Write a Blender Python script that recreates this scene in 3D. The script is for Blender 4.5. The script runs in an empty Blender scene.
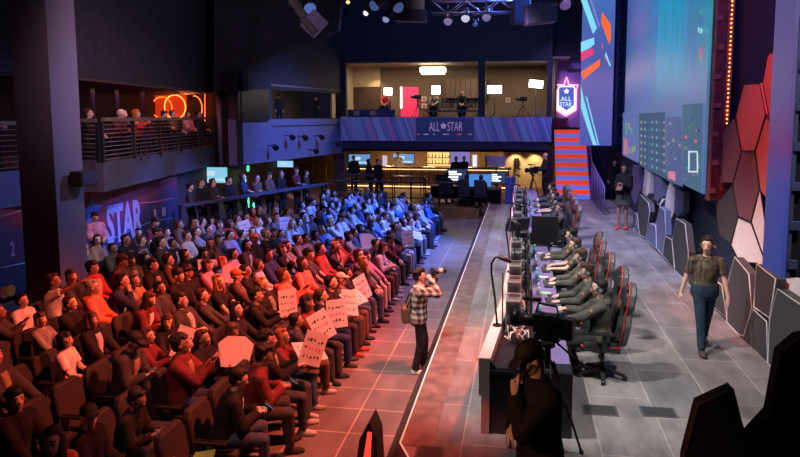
import bpy, bmesh, math, random
from math import sin, cos, pi, radians, sqrt, atan2
from mathutils import Vector, Matrix, Quaternion
R = radians
V = Vector
scene = bpy.context.scene
C = bpy.data.collections.new('Scene Objects'); scene.collection.children.link(C)
rnd = random.Random(7)

# ------------------------------------------------------------------ camera
H = 4.15                       # eye height above the audience floor
ST = 0.55                      # stage height
yaw, pitch = R(8.446), R(5.711)
F = 650.0
cam = bpy.data.cameras.new('camera'); camo = bpy.data.objects.new('camera', cam); C.objects.link(camo)
camo.location = (0, 0, H); camo.rotation_euler = (pi/2 - pitch, 0, yaw)
cam.sensor_width = 36; cam.lens = F*36/800; cam.shift_x = -25/800; cam.shift_y = -47.5/800
cam.clip_start = 0.1; cam.clip_end = 200
scene.camera = camo
fw = V((-sin(yaw)*cos(pitch), cos(yaw)*cos(pitch), -sin(pitch))); rt = V((cos(yaw), sin(yaw), 0)); up = rt.cross(fw)
def ray(px, py): return (fw + rt*((px-425)/F) - up*((py-181)/F))
def PZ(px, py, z): d = ray(px, py); t = (z-H)/d.z; return V((d.x*t, d.y*t, z))
def PX(px, py, x): d = ray(px, py); t = x/d.x; return V((x, d.y*t, H+d.z*t))
def PY(px, py, y): d = ray(px, py); t = y/d.y; return V((d.x*t, y, H+d.z*t))
def PROJ(p):
    d = V(p)-V((0, 0, H)); k = d.dot(fw); return (425+F*d.dot(rt)/k, 181-F*d.dot(up)/k)

# ------------------------------------------------------------------ materials
MC = {}
def mat(name, col, rough=.6, metal=0.0, emit=None, es=0.0, var=0.12, scale=8.0, bump=0.0, spec=.5, alpha=None, trans=0):
    if name in MC: return MC[name]
    m = bpy.data.materials.new(name); m.use_nodes = True
    nt = m.node_tree; b = nt.nodes['Principled BSDF']
    b.inputs['Roughness'].default_value = rough; b.inputs['Metallic'].default_value = metal
    b.inputs['Specular IOR Level'].default_value = spec
    c4 = (*col, 1)
    if trans: b.inputs['Transmission Weight'].default_value = trans
    if var > 0:
        tc = nt.nodes.new('ShaderNodeTexCoord'); n = nt.nodes.new('ShaderNodeTexNoise'); n.inputs['Scale'].default_value = scale; n.inputs['Detail'].default_value = 4
        nt.links.new(tc.outputs['Object'], n.inputs['Vector'])
        r = nt.nodes.new('ShaderNodeValToRGB'); r.color_ramp.elements[0].position = .3; r.color_ramp.elements[1].position = .7
        r.color_ramp.elements[0].color = (*[c*(1-var) for c in col], 1); r.color_ramp.elements[1].color = (*[min(1, c*(1+var)) for c in col], 1)
        nt.links.new(n.outputs['Fac'], r.inputs['Fac']); nt.links.new(r.outputs['Color'], b.inputs['Base Color'])
        if bump > 0:
            bp = nt.nodes.new('ShaderNodeBump'); bp.inputs['Strength'].default_value = bump; bp.inputs['Distance'].default_value = .02
            nt.links.new(n.outputs['Fac'], bp.inputs['Height']); nt.links.new(bp.outputs['Normal'], b.inputs['Normal'])
    else: b.inputs['Base Color'].default_value = c4
    if emit is not None:
        b.inputs['Emission Color'].default_value = (*emit, 1); b.inputs['Emission Strength'].default_value = es
    MC[name] = m
    return m
def emat(name, col, s): return mat(name, (.02, .02, .02), emit=col, es=s, var=0)
class NT:
    """tiny node helper"""
    def __init__(s, name, rough=.5):
        s.m = bpy.data.materials.new(name); s.m.use_nodes = True; s.t = s.m.node_tree; s.b = s.t.nodes['Principled BSDF']; s.b.inputs['Roughness'].default_value = rough
        s.tc = s.t.nodes.new('ShaderNodeTexCoord')
    def n(s, typ, ins=None, **kw):
        x = s.t.nodes.new('ShaderNode'+typ)
        for k, v in kw.items(): setattr(x, k, v)
        for k, v in (ins or {}).items():
            if isinstance(v, bpy.types.NodeSocket): s.t.links.new(v, x.inputs[k])
            else: x.inputs[k].default_value = v
        return x
    def math(s, op, a, b=0.0, c=0.0):
        return s.n('Math', {0: a, 1: b, 2: c}, operation=op).outputs[0]
    def ramp(s, fac, stops, interp='LINEAR'):
        r = s.n('ValToRGB', {'Fac': fac}); cr = r.color_ramp; cr.interpolation = interp
        while len(cr.elements) < len(stops): cr.elements.new(.5)
        for e, (p, c) in zip(cr.elements, stops): e.position = p; e.color = (*c, 1)
        return r.outputs['Color']
    def mix(s, f, a, b):
        x = s.n('Mix', data_type='RGBA')
        for i, v in ((0, f), (6, a), (7, b)):
            if isinstance(v, bpy.types.NodeSocket): s.t.links.new(v, x.inputs[i])
            else: x.inputs[i].default_value = v if i == 0 else (*v, 1)
        return x.outputs[2]
    def xyz(s, out='Object'): 
        return s.n('SeparateXYZ', {0: s.tc.outputs[out]}).outputs
    def base(s, c): s.t.links.new(c, s.b.inputs['Base Color'])
    def emit(s, c, st):
        s.b.inputs['Base Color'].default_value = (.02, .02, .02, 1)
        s.t.links.new(c, s.b.inputs['Emission Color']); s.b.inputs['Emission Strength'].default_value = st

# ------------------------------------------------------------------ mesh builder
class MB:
    def __init__(s): s.bm = bmesh.new()
    def box(s, c, size, rot=None, mi=0, bev=0):
        r = bmesh.ops.create_cube(s.bm, size=1)
        M = Matrix.Translation(V(c)) @ (rot.to_4x4() if rot else Matrix()) @ Matrix.Diagonal((*size, 1))
        bmesh.ops.transform(s.bm, matrix=M, verts=r['verts'])
        fs = set(f for v in r['verts'] for f in v.link_faces)
        for f in fs: f.material_index = mi
        if bev:
            es = list(set(e for v in r['verts'] for e in v.link_edges))
            bmesh.ops.bevel(s.bm, geom=es, offset=bev, segments=2, affect='EDGES', profile=.5)
        return s
    def cyl(s, p0, p1, r0, r1=None, n=12, mi=0, cap=True):
        r1 = r0 if r1 is None else r1
        p0, p1 = V(p0), V(p1); d = p1-p0; q = d.to_track_quat('Z', 'Y').to_matrix()
        a, b = [], []
        for i in range(n):
            t = 2*pi*i/n; u = q @ V((cos(t), sin(t), 0))
            a.append(s.bm.verts.new(p0+u*r0)); b.append(s.bm.verts.new(p1+u*r1))
        for i in range(n):
            j = (i+1) % n; f = s.bm.faces.new((a[i], a[j], b[j], b[i])); f.material_index = mi; f.smooth = True
        if cap:
            f = s.bm.faces.new(a[::-1]); f.material_index = mi; f = s.bm.faces.new(b); f.material_index = mi
        return s
    def tube(s, pts, r, n=8, mi=0, closed=False):
        pts = [V(p) for p in pts]; k = len(pts); rings = []; prev = None
        for i, p in enumerate(pts):
            a = pts[(i-1) % k] if (i > 0 or closed) else p; b = pts[(i+1) % k] if (i < k-1 or closed) else p
            d = (b-a).normalized()
            if prev is None:
                u = d.orthogonal().normalized()
            else: u = (prev - d*prev.dot(d)).normalized()
            prev = u; w = d.cross(u); rr = r[i] if isinstance(r, (list, tuple)) else r
            rings.append([s.bm.verts.new(p+(u*cos(2*pi*j/n)+w*sin(2*pi*j/n))*rr) for j in range(n)])
        for i in range(k if closed else k-1):
            A, B = rings[i], rings[(i+1) % k]
            for j in range(n):
                f = s.bm.faces.new((A[j], A[(j+1) % n], B[(j+1) % n], B[j])); f.material_index = mi; f.smooth = True
        if not closed:
            f = s.bm.faces.new(rings[0][::-1]); f.material_index = mi; f = s.bm.faces.new(rings[-1]); f.material_index = mi
        return s
    def sph(s, c, r, mi=0, seg=14, rings=9, rot=None):
        if not isinstance(r, (tuple, list, Vector)): r = (r, r, r)
        x = bmesh.ops.create_uvsphere(s.bm, u_segments=seg, v_segments=rings, radius=1)
        M = Matrix.Translation(V(c)) @ (rot.to_4x4() if rot else Matrix()) @ Matrix.Diagonal((*r, 1))
        bmesh.ops.transform(s.bm, matrix=M, verts=x['verts'])
        for f in set(f for v in x['verts'] for f in v.link_faces): f.material_index = mi; f.smooth = True
        return s
    def loft(s, rings, n=16, mi=0):
        """rings: (center, U, W, ru, rw)"""
        RR = []
        for c, U, W, ru, rw in rings:
            RR.append([s.bm.verts.new(c+U*(cos(2*pi*j/n)*ru)+W*(sin(2*pi*j/n)*rw)) for j in range(n)])
        for A, B in zip(RR, RR[1:]):
            for j in range(n):
                f = s.bm.faces.new((A[j], A[(j+1) % n], B[(j+1) % n], B[j])); f.material_index = mi; f.smooth = True
        f = s.bm.faces.new(RR[0][::-1]); f.material_index = mi; f = s.bm.faces.new(RR[-1]); f.material_index = mi
        return s
    def prism(s, poly, ext, mi=0, side=None, bev=0):
        """poly: 3-D polygon, extruded by vector ext"""
        e = V(ext); a = [s.bm.verts.new(V(p)) for p in poly]; b = [s.bm.verts.new(V(p)+e) for p in poly]; k = len(poly)
        f1 = s.bm.faces.new(a); f2 = s.bm.faces.new(b[::-1]); f1.material_index = mi; f2.material_index = mi
        fs = [f1, f2]
        for i in range(k):
            j = (i+1) % k; f = s.bm.faces.new((a[i], b[i], b[j], a[j])); f.material_index = mi if side is None else side; fs.append(f)
        bmesh.ops.recalc_face_normals(s.bm, faces=fs)
        if bev:
            es = list(set(e for f in fs for e in f.edges)); bmesh.ops.bevel(s.bm, geom=es, offset=bev, segments=1, affect='EDGES')
        return s
    def xf(s, M):
        bmesh.ops.transform(s.bm, matrix=M, verts=s.bm.verts); return s
    def mesh(s, name):
        bmesh.ops.recalc_face_normals(s.bm, faces=s.bm.faces)
        me = bpy.data.meshes.new(name); s.bm.to_mesh(me); s.bm.free(); return me
    def build(s, name, mats, parent=None, loc=None):
        return link(name, s.mesh(name), mats, parent, loc)
def link(name, me, mats, parent=None, loc=None, M=None):
    if not isinstance(mats, (list, tuple)): mats = [mats]
    if not me.materials:
        for m in mats: me.materials.append(m)
    o = bpy.data.objects.new(name, me); C.objects.link(o)
    for i, m in enumerate(mats):
        if i < len(me.materials) and me.materials[i] != m: o.material_slots[i].link = 'OBJECT'; o.material_slots[i].material = m
    if parent: o.parent = parent
    if loc is not None: o.location = loc
    if M is not None: o.matrix_local = M
    return o
def tag(o, label=None, cat=None, group=None, kind=None):
    if label: o['label'] = label
    if cat: o['category'] = cat
    if group: o['group'] = group
    if kind: o['kind'] = kind
    return o
def empty(name, loc=(0, 0, 0), rz=0, label=None, cat=None, group=None):
    o = bpy.data.objects.new(name, None); C.objects.link(o); o.location = loc; o.rotation_euler = (0, 0, rz); o.empty_display_size = .1
    return tag(o, label, cat, group)
def struct(o): o['kind'] = 'structure'; return o
KIDS = {}
def copy_tree(o, loc=None, rz=None, label=None, group=None, parent=None):
    c = o.copy(); C.objects.link(c)
    if parent: c.parent = parent
    if loc is not None: c.location = loc
    if rz is not None: c.rotation_euler = (0, 0, rz)
    if label: c['label'] = label
    if group: c['group'] = group
    for ch in kids(o): copy_tree(ch, parent=c)
    return c
def kids(o):
    if o.name not in KIDS: KIDS[o.name] = [x for x in C.objects if x.parent == o]
    return KIDS[o.name]
def rotz(a): return Matrix.Rotation(a, 3, 'Z')
def rotm(rx=0, ry=0, rz=0): return Matrix.Rotation(rz, 3, 'Z') @ Matrix.Rotation(ry, 3, 'Y') @ Matrix.Rotation(rx, 3, 'X')
def remesh(me, voxel, smooth=3, dec=None):
    o = bpy.data.objects.new('tmp', me); scene.collection.objects.link(o)
    m = o.modifiers.new('r', 'REMESH'); m.mode = 'VOXEL'; m.voxel_size = voxel; m.use_smooth_shade = True
    if smooth: s = o.modifiers.new('s', 'SMOOTH'); s.iterations = smooth; s.factor = .5
    if dec: d = o.modifiers.new('d', 'DECIMATE'); d.ratio = dec
    dg = bpy.context.evaluated_depsgraph_get(); out = bpy.data.meshes.new_from_object(o.evaluated_get(dg))
    bpy.data.objects.remove(o); bpy.data.meshes.remove(me)
    for p in out.polygons: p.use_smooth = True
    return out
def joinmesh(name, items):
    bm = bmesh.new()
    for me, M in items:
        t = me.copy(); t.transform(M)
        if M.determinant() < 0: t.flip_normals()
        bm.from_mesh(t); bpy.data.meshes.remove(t)
    out = bpy.data.meshes.new(name); bm.to_mesh(out); bm.free()
    for p in out.polygons: p.use_smooth = True
    return out
def text_mesh(s, size, depth=.004, bold=0.0, xs=1.0, spacing=1.0):
    cu = bpy.data.curves.new('t', 'FONT'); cu.body = s; cu.size = size; cu.extrude = depth; cu.align_x = 'CENTER'; cu.align_y = 'CENTER'; cu.offset = bold; cu.space_character = spacing; cu.resolution_u = 3
    o = bpy.data.objects.new('t', cu); scene.collection.objects.link(o)
    dg = bpy.context.evaluated_depsgraph_get(); dg.update(); me = bpy.data.meshes.new_from_object(o.evaluated_get(dg))
    bpy.data.objects.remove(o); me.transform(Matrix.Diagonal((xs, 1, 1, 1))); return me
def plane_frame(origin, xdir, zdir=(0, 0, 1)):
    """matrix that lays local XY (text) on a plane: x->xdir, y->zdir, z->xdir x zdir"""
    x = V(xdir).normalized(); y = V(zdir).normalized(); z = x.cross(y)
    M = Matrix((x, y, z)).transposed().to_4x4(); M.translation = V(origin); return M
# ------------------------------------------------------------------ people
def ik(a, b, l1, l2, pole):
    a, b, pole = V(a), V(b), V(pole); d = b-a; L = d.length
    if L > (l1+l2)*.999: b = a+d.normalized()*(l1+l2)*.999; d = b-a; L = d.length
    x = (l1*l1-l2*l2+L*L)/(2*L); h = sqrt(max(0, l1*l1-x*x)); dn = d/L
    p = pole-dn*pole.dot(dn); p = p.normalized() if p.length > 1e-5 else dn.orthogonal()
    return a+dn*x+p*h, b
def headM(pos, yaw_, pit, roll=0):
    return Matrix.Translation(V(pos)) @ (Matrix.Rotation(yaw_, 4, 'Z') @ Matrix.Rotation(-pit, 4, 'Y') @ Matrix.Rotation(roll, 4, 'X'))
def cap(mb, p0, p1, r0, r1): 
    mb.cyl(p0, p1, r0, r1, n=12); mb.sph(p0, r0, seg=12, rings=8); mb.sph(p1, r1, seg=12, rings=8)
def pose(kind='sit', lean=0.0, side=0.0, hl=None, hr=None, hy=0.0, hp=0.0, hroll=0, kn=None, ft=None, twist=0.0, el=-1, sc=1.0, pelv=None, elp=None, gl='relax', gr='relax', slim=1.0):
    """joints of a figure facing +X; hl/hr: wrist targets; kn: knee spread; ft: list of two ankle positions"""
    J = {'slim': slim, 'gl': gl, 'gr': gr}
    P = V(pelv) if pelv else (V((0, 0, .53)) if kind == 'sit' else V((0, 0, .93)))
    th = lean; bx = V((sin(th), side, cos(th))).normalized()
    J['P'] = P; J['Cc'] = P+V((-.02 if kind == 'sit' else 0, 0, .02))+bx*.26; J['N'] = J['Cc']+V((sin(th*1.2), side, cos(th*1.2))).normalized()*.25
    L = Matrix.Rotation(twist, 3, 'Z') @ V((0, 1, 0)); J['L'] = L
    S = J['Cc']+(J['N']-J['Cc'])*.72
    J['sl'] = S+L*.168*slim; J['sr'] = S-L*.168*slim
    J['H'] = J['N']+V((sin(th*.6+hp*-.3)*.13+.015, side*.1, .155))
    J['hm'] = headM(J['H'], hy, hp, hroll)
    J['hl'] = P+V((.02, .085, 0)); J['hr'] = P+V((.02, -.085, 0))
    if ft is None: ft = [(.47, .13, .08), (.45, -.14, .08)] if kind == 'sit' else [(0, .1, .08), (0, -.1, .08)]
    for s, f in zip('lr', ft):
        k, a = ik(J['h'+s], f, .43, .43, (1, (.25 if s == 'l' else -.25) if kind == 'sit' else 0, .35 if kind == 'sit' else 0)); J['k'+s] = k; J['a'+s] = a
    hl = V(hl) if hl else V((.33, .08, .66)); hr = V(hr) if hr else V((.33, -.08, .66))
    for s, h, sg in (('l', hl, 1), ('r', hr, -1)):
        e, w = ik(J['s'+s], h, .28, .25, elp[0 if s == 'l' else 1] if elp else (-.3, sg*.5, -1)); J['e'+s] = e; J['w'+s] = w
    return J
def torso(mb, J, g, top='neck', bottom='hip'):
    P, Cc, N, L = J['P'], J['Cc'], J['N'], J['L']; s = J['slim']
    st = [(-.12, .12, .09), (-.04, .168, .118), (.06, .165, .12), (.16, .142, .108), (.27, .155, .118), (.37, .17, .12), (.44, .155, .1), (.49, .1, .075), (.535, .055, .055)]
    tot = (Cc-P).length+(N-Cc).length
    def at(t):
        a = (Cc-P).length
        if t <= a: return P+(Cc-P)*(t/a)
        return Cc+(N-Cc)*((t-a)/(tot-a))
    rings = []
    for t, a, b in st:
        if bottom == 'hip' and t < -.09: pass
        if top == 'shirt' and t > .5: a, b = .07, .065
        c = at(t); d = (at(t+.02)-at(t-.02)).normalized(); k = min(1, max(0, t/.4)); U = (V((0, 1, 0))*(1-k)+L*k).normalized(); W = d.cross(U).normalized()
        rings.append((c, U, W, a*s+g, b*s+g))
    mb.loft(rings)
def inner_mesh(J):
    P, Cc, N, L = J['P'], J['Cc'], J['N'], J['L']; g = .034; s = J['slim']; mb = MB(); rings = []
    st = [(.06, .12, .035), (.16, .108, .04), (.27, .118, .05), (.37, .12, .06), (.44, .1, .06), (.49, .08, .05)]
    a = (Cc-P).length
    for t, b, ru in st:
        c = P+(Cc-P)*(t/a) if t <= a else Cc+(N-Cc)*((t-a)/(N-Cc).length); d = ((Cc-P) if t <= a else (N-Cc)).normalized(); k = min(1, max(0, t/.4)); U = (V((0, 1, 0))*(1-k)+L*k).normalized(); W = d.cross(U).normalized(); Fd = -W if W.x < 0 else W
        rings.append((c+Fd*(b*s+g-.012), U, W, ru, .02))
    mb.loft(rings, n=12); return mb.mesh('inner_shirt')
def footprim(mb, a, d, g, lift=0):
    d = V((d.x, d.y, 0)).normalized()
    heel = a+V((0, 0, -.045))-d*.035; toe = a+V((0, 0, -.055))+d*.14
    cap(mb, heel, toe, .036+g, .03+g); cap(mb, heel+V((0, 0, .0)), toe+V((0, 0, -.002))-d*.05, .036+g, .043+g)
def make_hand(kind):
    """hand in its own frame: wrist at origin, +X towards the fingertips, palm facing -Z, thumb on +Y side"""
    mb = MB()
    mb.sph((.045, 0, 0), (.052, .040, .016), seg=16, rings=10); cap(mb, (-.03, 0, 0), (.02, 0, 0), .026, .026)
    curl = {'relax': (20, 30, 20), 'grip': (62, 75, 45), 'flat': (6, 8, 5), 'hold': (38, 50, 35), 'point': (70, 80, 60)}[kind]
    for i, (y, ln) in enumerate(((.030, .040), (.010, .045), (-.011, .042), (-.030, .033))):
        p = V((.082-.006*abs(i-1.2), y, .002)); a = 0; r = .0088-.0006*i
        cc = (5, 5, 3) if (kind == 'point' and i == 0) else curl
        for j, (c, l) in enumerate(zip(cc, (ln, ln*.62, ln*.52))):
            a += R(c+(i*3 if kind != 'flat' else 0)); q = p+V((cos(a)*l, y*.12, -sin(a)*l)); cap(mb, p, q, r, r*.9); p = q; r *= .92
    ta = {'relax': .7, 'grip': .35, 'flat': .9, 'hold': .45, 'point': .4}[kind]
    p0 = V((.012, .024, -.006)); p1 = p0+V((cos(ta)*.045, sin(ta)*.042, -.014)); p2 = p1+V((cos(ta*.5)*.034, sin(ta*.5)*.02, -.012)); p3 = p2+V((.026, .0, -.008))
    cap(mb, p0, p1, .013, .011); cap(mb, p1, p2, .011, .0095); cap(mb, p2, p3, .0095, .008)
    me = mb.mesh('hand'); return remesh(me, .0045, 1)
HANDS = {}
def hand_mat(w, e, side, palm=None):
    d = (w-e).normalized(); side_s = 1 if side == 'l' else -1
    x = d
    n = V(palm) if palm else V((0, -side_s*.25, -1))          # palm normal direction (out of palm)
    z = -(n-x*n.dot(x)).normalized(); y = z.cross(x)
    M = Matrix((x, y, z)).transposed().to_4x4()
    # thumb (+y) should point to body's centre: left hand -> -Y ; right hand -> +Y when palm is down
    if side == 'l': M = M @ Matrix.Diagonal((1, -1, 1, 1))
    M.translation = w; return M
def head_prims(mb, M):
    def e(c, r): 
        x = bmesh.ops.create_uvsphere(mb.bm, u_segments=20, v_segments=14, radius=1); bmesh.ops.transform(mb.bm, matrix=M @ Matrix.Translation(V(c)) @ Matrix.Diagonal((*r, 1)), verts=x['verts'])
    def c(p, q, r0, r1): cap(mb, M @ V(p), M @ V(q), r0, r1)
    e((-.012, 0, .03), (.097, .076, .09)); e((.02, 0, -.045), (.064, .055, .068)); e((.045, 0, -.095), (.03, .028, .022))
    e((.05, 0, .0), (.04, .06, .06))
    c((.086, 0, .012), (.106, 0, -.03), .008, .013); e((.095, .011, -.034), (.012, .009, .008)); e((.095, -.011, -.034), (.012, .009, .008))
    e((-.005, .077, -.008), (.02, .010, .032)); e((-.005, -.077, -.008), (.02, .010, .032))
    c((.078, -.018, -.064), (.078, .018, -.064), .010, .010); c((.076, -.03, .032), (.076, .03, .032), .011, .011)
    e((.065, .032, -.02), (.022, .02, .02)); e((.065, -.032, -.02), (.022, .02, .02))
def body_mesh(J, voxel=.013, name='body'):
    mb = MB(); torso(mb, J, -.006)
    N = J['N']; cap(mb, N+V((0, 0, -.03)), J['hm'] @ V((-.02, 0, -.06)), .058*(.5+.5*J['slim']), .052)
    head_prims(mb, J['hm'])
    for s in 'lr':
        S, E, W = J['s'+s], J['e'+s], J['w'+s]
        cap(mb, S, E, .048, .038); cap(mb, E, W, .039, .026); cap(mb, J['h'+s], J['k'+s], .075, .052); cap(mb, J['k'+s], J['a'+s], .052, .034)
        footprim(mb, J['a'+s], J['k'+s]-J['h'+s] if J['kind'] == 'sit' else J.get('fd', V((1, 0, 0))), -.008)
        d = (W-E).normalized(); mb.cyl(W-d*.04, W+d*.005, .028, .024)
    me = remesh(mb.mesh(name), voxel, 2)
    items = [(me, Matrix())]
    for s in 'lr':
        k = J['g'+s]
        if k not in HANDS: HANDS[k] = make_hand(k)
        items.append((HANDS[k], hand_mat(J['w'+s], J['e'+s], s, J.get('p'+s))))
    return joinmesh(name, items)
def top_mesh(J, kind, voxel=.014):
    mb = MB(); g = {'tshirt': .012, 'sweater': .022, 'hoodie': .03, 'jacket': .034}[kind]
    torso(mb, J, g, top='shirt')
    Nn = J['N']
    if kind == 'hoodie': mb.sph(Nn+V((-.08, 0, -.03)), (.09, .12, .075)); mb.sph(Nn+V((0, 0, -.02)), (.09, .1, .05))
    if kind == 'jacket': mb.cyl(Nn+V((0, 0, -.06)), Nn+V((0, 0, .03)), .095, .085)
    sd = (J['sl']-J['sr']).normalized()
    for s, sg in (('l', 1), ('r', -1)):
        S, E, W = J['s'+s], J['e'+s], J['w'+s]
        cap(mb, S-sd*sg*.09+(J['N']-J['Cc']).normalized()*.045, S, .045+g*.5, .056+g*.8)
        if kind == 'tshirt':
            q = S+(E-S)*.72; mb.cyl(S, q, .056+g, .056+g); mb.sph(S, .056+g)
        else:
            cap(mb, S, E, .052+g*.8, .045+g*.9); mb.sph(E, .047+g); mb.cyl(E, W-(W-E).normalized()*.01, .045+g, .034+g*.7)
    return remesh(mb.mesh('top'), voxel, 3)
def trousers_mesh(J, kind='long', voxel=.014, g=.014):
    mb = MB(); P = J['P']; d = (J['Cc']-P).normalized(); s = J['slim']
    U = V((0, 1, 0)); W = d.cross(U)
    mb.loft([(P-d*.13, U, W, .12*s+g, .09*s+g), (P-d*.05, U, W, .17*s+g, .12*s+g), (P+d*.05, U, W, .168*s+g, .124*s+g), (P+d*.12, U, W, .15*s+g, .115*s+g)])
    for s_ in 'lr':
        h, k, a = J['h'+s_], J['k'+s_], J['a'+s_]
        if kind == 'long': cap(mb, h, k, .083+g, .06+g); mb.sph(k, .058+g); mb.cyl(k, a+(k-a).normalized()*.005, .056+g, .046+g)
        elif kind == 'shorts': mb.sph(h, .083+g); mb.cyl(h, h+(k-h)*.8, .083+g, .075+g)
    if kind == 'skirt':
        m_ = (J['kl']+J['kr'])*.5; mb.loft([(P+d*.1, U, W, .14, .11), (P, U, W, .18, .13), (m_+(P-m_)*.35, U, W, .24, .17)])
    return remesh(mb.mesh('trousers'), voxel, 3)
def shoe_mesh(J, s):
    mb = MB(); a = J['a'+s]; d = J['k'+s]-J['h'+s] if J['kind'] == 'sit' else J.get('fd', V((1, 0, 0))); footprim(mb, a, d, .006); mb.cyl(a+V((0, 0, -.05)), a+V((0, 0, .01)), .045, .042)
    return remesh(mb.mesh('shoe'), .01, 2)
HAIR = {}
def hair_mesh(kind):
    if kind in HAIR: return HAIR[kind]
    mb = MB()
    def e(c, r, **k): mb.sph(c, r, seg=20, rings=14, **k)
    if kind == 'bald': e((-.03, 0, -.0), (.083, .08, .05))
    if kind in ('short', 'long', 'bob', 'bun', 'messy', 'pony'):
        e((-.036, 0, .06), (.098, .087, .081)); e((-.058, 0, .0), (.064, .08, .085)); e((.032, 0, .108), (.046, .06, .026)); e((-.012, .07, .025), (.034, .016, .04)); e((-.012, -.07, .025), (.034, .016, .04))
    if kind == 'messy':
        r = random.Random(3)
        for i in range(26):
            t = r.uniform(0, 2*pi); p = r.uniform(.2, 1.4); e((-.02+.1*cos(t)*sin(p), .085*sin(t)*sin(p), .05+.085*cos(p)), (.026, .026, .022))
        e((.065, 0, .075), (.025, .06, .028))
    if kind == 'long':
        for y in (-1, 1): cap(mb, (-.02, y*.07, .03), (-.02, y*.085, -.2), .035, .032); cap(mb, (.0, y*.073, .05), (.03, y*.08, -.14), .02, .018)
        e((-.06, 0, -.1), (.05, .09, .18)); e((-.075, 0, -.22), (.04, .075, .1))
    if kind == 'bob':
        for y in (-1, 1): cap(mb, (-.01, y*.07, .03), (.01, y*.082, -.09), .032, .03)
        e((-.055, 0, -.05), (.055, .085, .09)); e((.06, 0, .07), (.03, .065, .03))
    if kind == 'bun': e((-.1, 0, .1), (.045, .045, .045))
    if kind == 'pony': cap(mb, (-.1, 0, .05), (-.15, 0, -.03), .03, .035); cap(mb, (-.15, 0, -.03), (-.13, 0, -.2), .035, .015)
    if kind == 'cap':
        e((-.012, 0, .06), (.107, .088, .082)); e((.09, 0, .05), (.085, .07, .012), rot=Matrix.Rotation(.2, 3, 'Y')); e((-.06, 0, .01), (.05, .078, .06)); e((-.012, 0, .14), (.012, .012, .008))
    if kind == 'beanie': e((-.02, 0, .065), (.11, .09, .095)); e((-.02, 0, .035), (.108, .088, .04))
    HAIR[kind] = remesh(mb.mesh('hair_'+kind), .009, 2); return HAIR[kind]
def eyes_mesh():
    if 'eyes' in HAIR: return HAIR['eyes']
    mb = MB()
    for y in (-1, 1):
        mb.sph((.083, y*.031, .008), (.011, .016, .008), mi=0, seg=10, rings=6); mb.sph((.0915, y*.031, .008), (.005, .007, .007), mi=1, seg=8, rings=6)
        mb.tube([(.084, y*.012, .030), (.090, y*.03, .036), (.078, y*.05, .030)], .005, n=6, mi=1)
    HAIR['eyes'] = mb.mesh('eyes'); return HAIR['eyes']
def mouth_mesh():
    if 'mouth' in HAIR: return HAIR['mouth']
    mb = MB(); mb.tube([(.078, -.026, -.063), (.0875, -.012, -.061), (.089, 0, -.062), (.0875, .012, -.061), (.078, .026, -.063)], [.003, .006, .006, .006, .003], n=6)
    HAIR['mouth'] = mb.mesh('mouth'); return HAIR['mouth']
SKINS = [mat('skin_a', (.55, .33, .24), .5, var=.06), mat('skin_b', (.66, .43, .32), .5, var=.06), mat('skin_c', (.36, .2, .13), .5, var=.06)]
EYEW = mat('eye_white', (.28, .25, .23), .3, var=0); EYED = mat('eye_dark', (.015, .01, .01), .4, var=0); LIPS = mat('lips', (.38, .13, .11), .5, var=0)
def fab(col): 
    k = 'fabric_%02d_%02d_%02d' % tuple(int(c*99) for c in col)
    return mat(k, col, .85, var=.3, scale=8, bump=.9, spec=.2)
def hcol(n):
    c = {'black': (.012, .01, .01), 'brown': (.06, .03, .018), 'red': (.22, .06, .02), 'blond': (.32, .2, .09), 'grey': (.3, .28, .27), 'dark': (.03, .018, .014), 'cream': (.6, .52, .42), 'blue': (.05, .09, .25), 'orange': (.5, .13, .03), 'white': (.7, .7, .7)}[n]
    return mat('hair_'+n, c, .65, var=.3, scale=60, bump=.3, spec=.35)
class Proto:
    cache = {}
    def __init__(s, name, J, kind='sit', voxel=.014):
        s.J = J; J['kind'] = kind; s.vx = voxel; s.m = {}; s.name = name
    def get(s, key):
        if key not in s.m:
            J = s.J
            if key == 'body': s.m[key] = body_mesh(J, s.vx)
            elif key in ('shoel', 'shoer'): s.m[key] = shoe_mesh(J, key[-1])
            elif key == 'inner': s.m[key] = inner_mesh(J)
            elif key in ('long', 'shorts', 'skirt'): s.m[key] = trousers_mesh(J, key, s.vx)
            else: s.m[key] = top_mesh(J, key, s.vx)
        return s.m[key]
LNAME = {'long': 'trousers', 'shorts': 'shorts', 'skirt': 'skirt'}
def person(pr, loc, rz, label, top='hoodie', tcol=(.05, .05, .05), legs='long', lcol=(.03, .03, .04), hair='short', hc='black', skin=0, shoe=(.05, .05, .05), group=None, sc=1.0, face=True, tmat=None, inner=None):
    o = empty('person', loc, rz, label, 'person', group); o.scale = (sc,)*3
    link('body', pr.get('body'), SKINS[skin], o)
    link(top, pr.get(top), tmat or fab(tcol), o)
    if inner is not None and top == 'jacket': link('inner_shirt', pr.get('inner'), fab(inner), o)
    link(LNAME[legs], pr.get(legs), fab(lcol), o)
    for s in 'lr': link('shoe', pr.get('shoe'+s), fab(shoe), o)
    M = pr.J['hm']
    if hair: link({'cap': 'cap', 'beanie': 'beanie'}.get(hair, 'hair'), hair_mesh(hair), hcol(hc), o, M=M)
    if hair in ('cap', 'beanie'): link('hair', hair_mesh('bald'), hcol('dark'), o, M=M)
    if face:
        link('eyes', eyes_mesh(), [EYEW, EYED], o, M=M); link('mouth', mouth_mesh(), LIPS, o, M=M)
    return o
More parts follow.
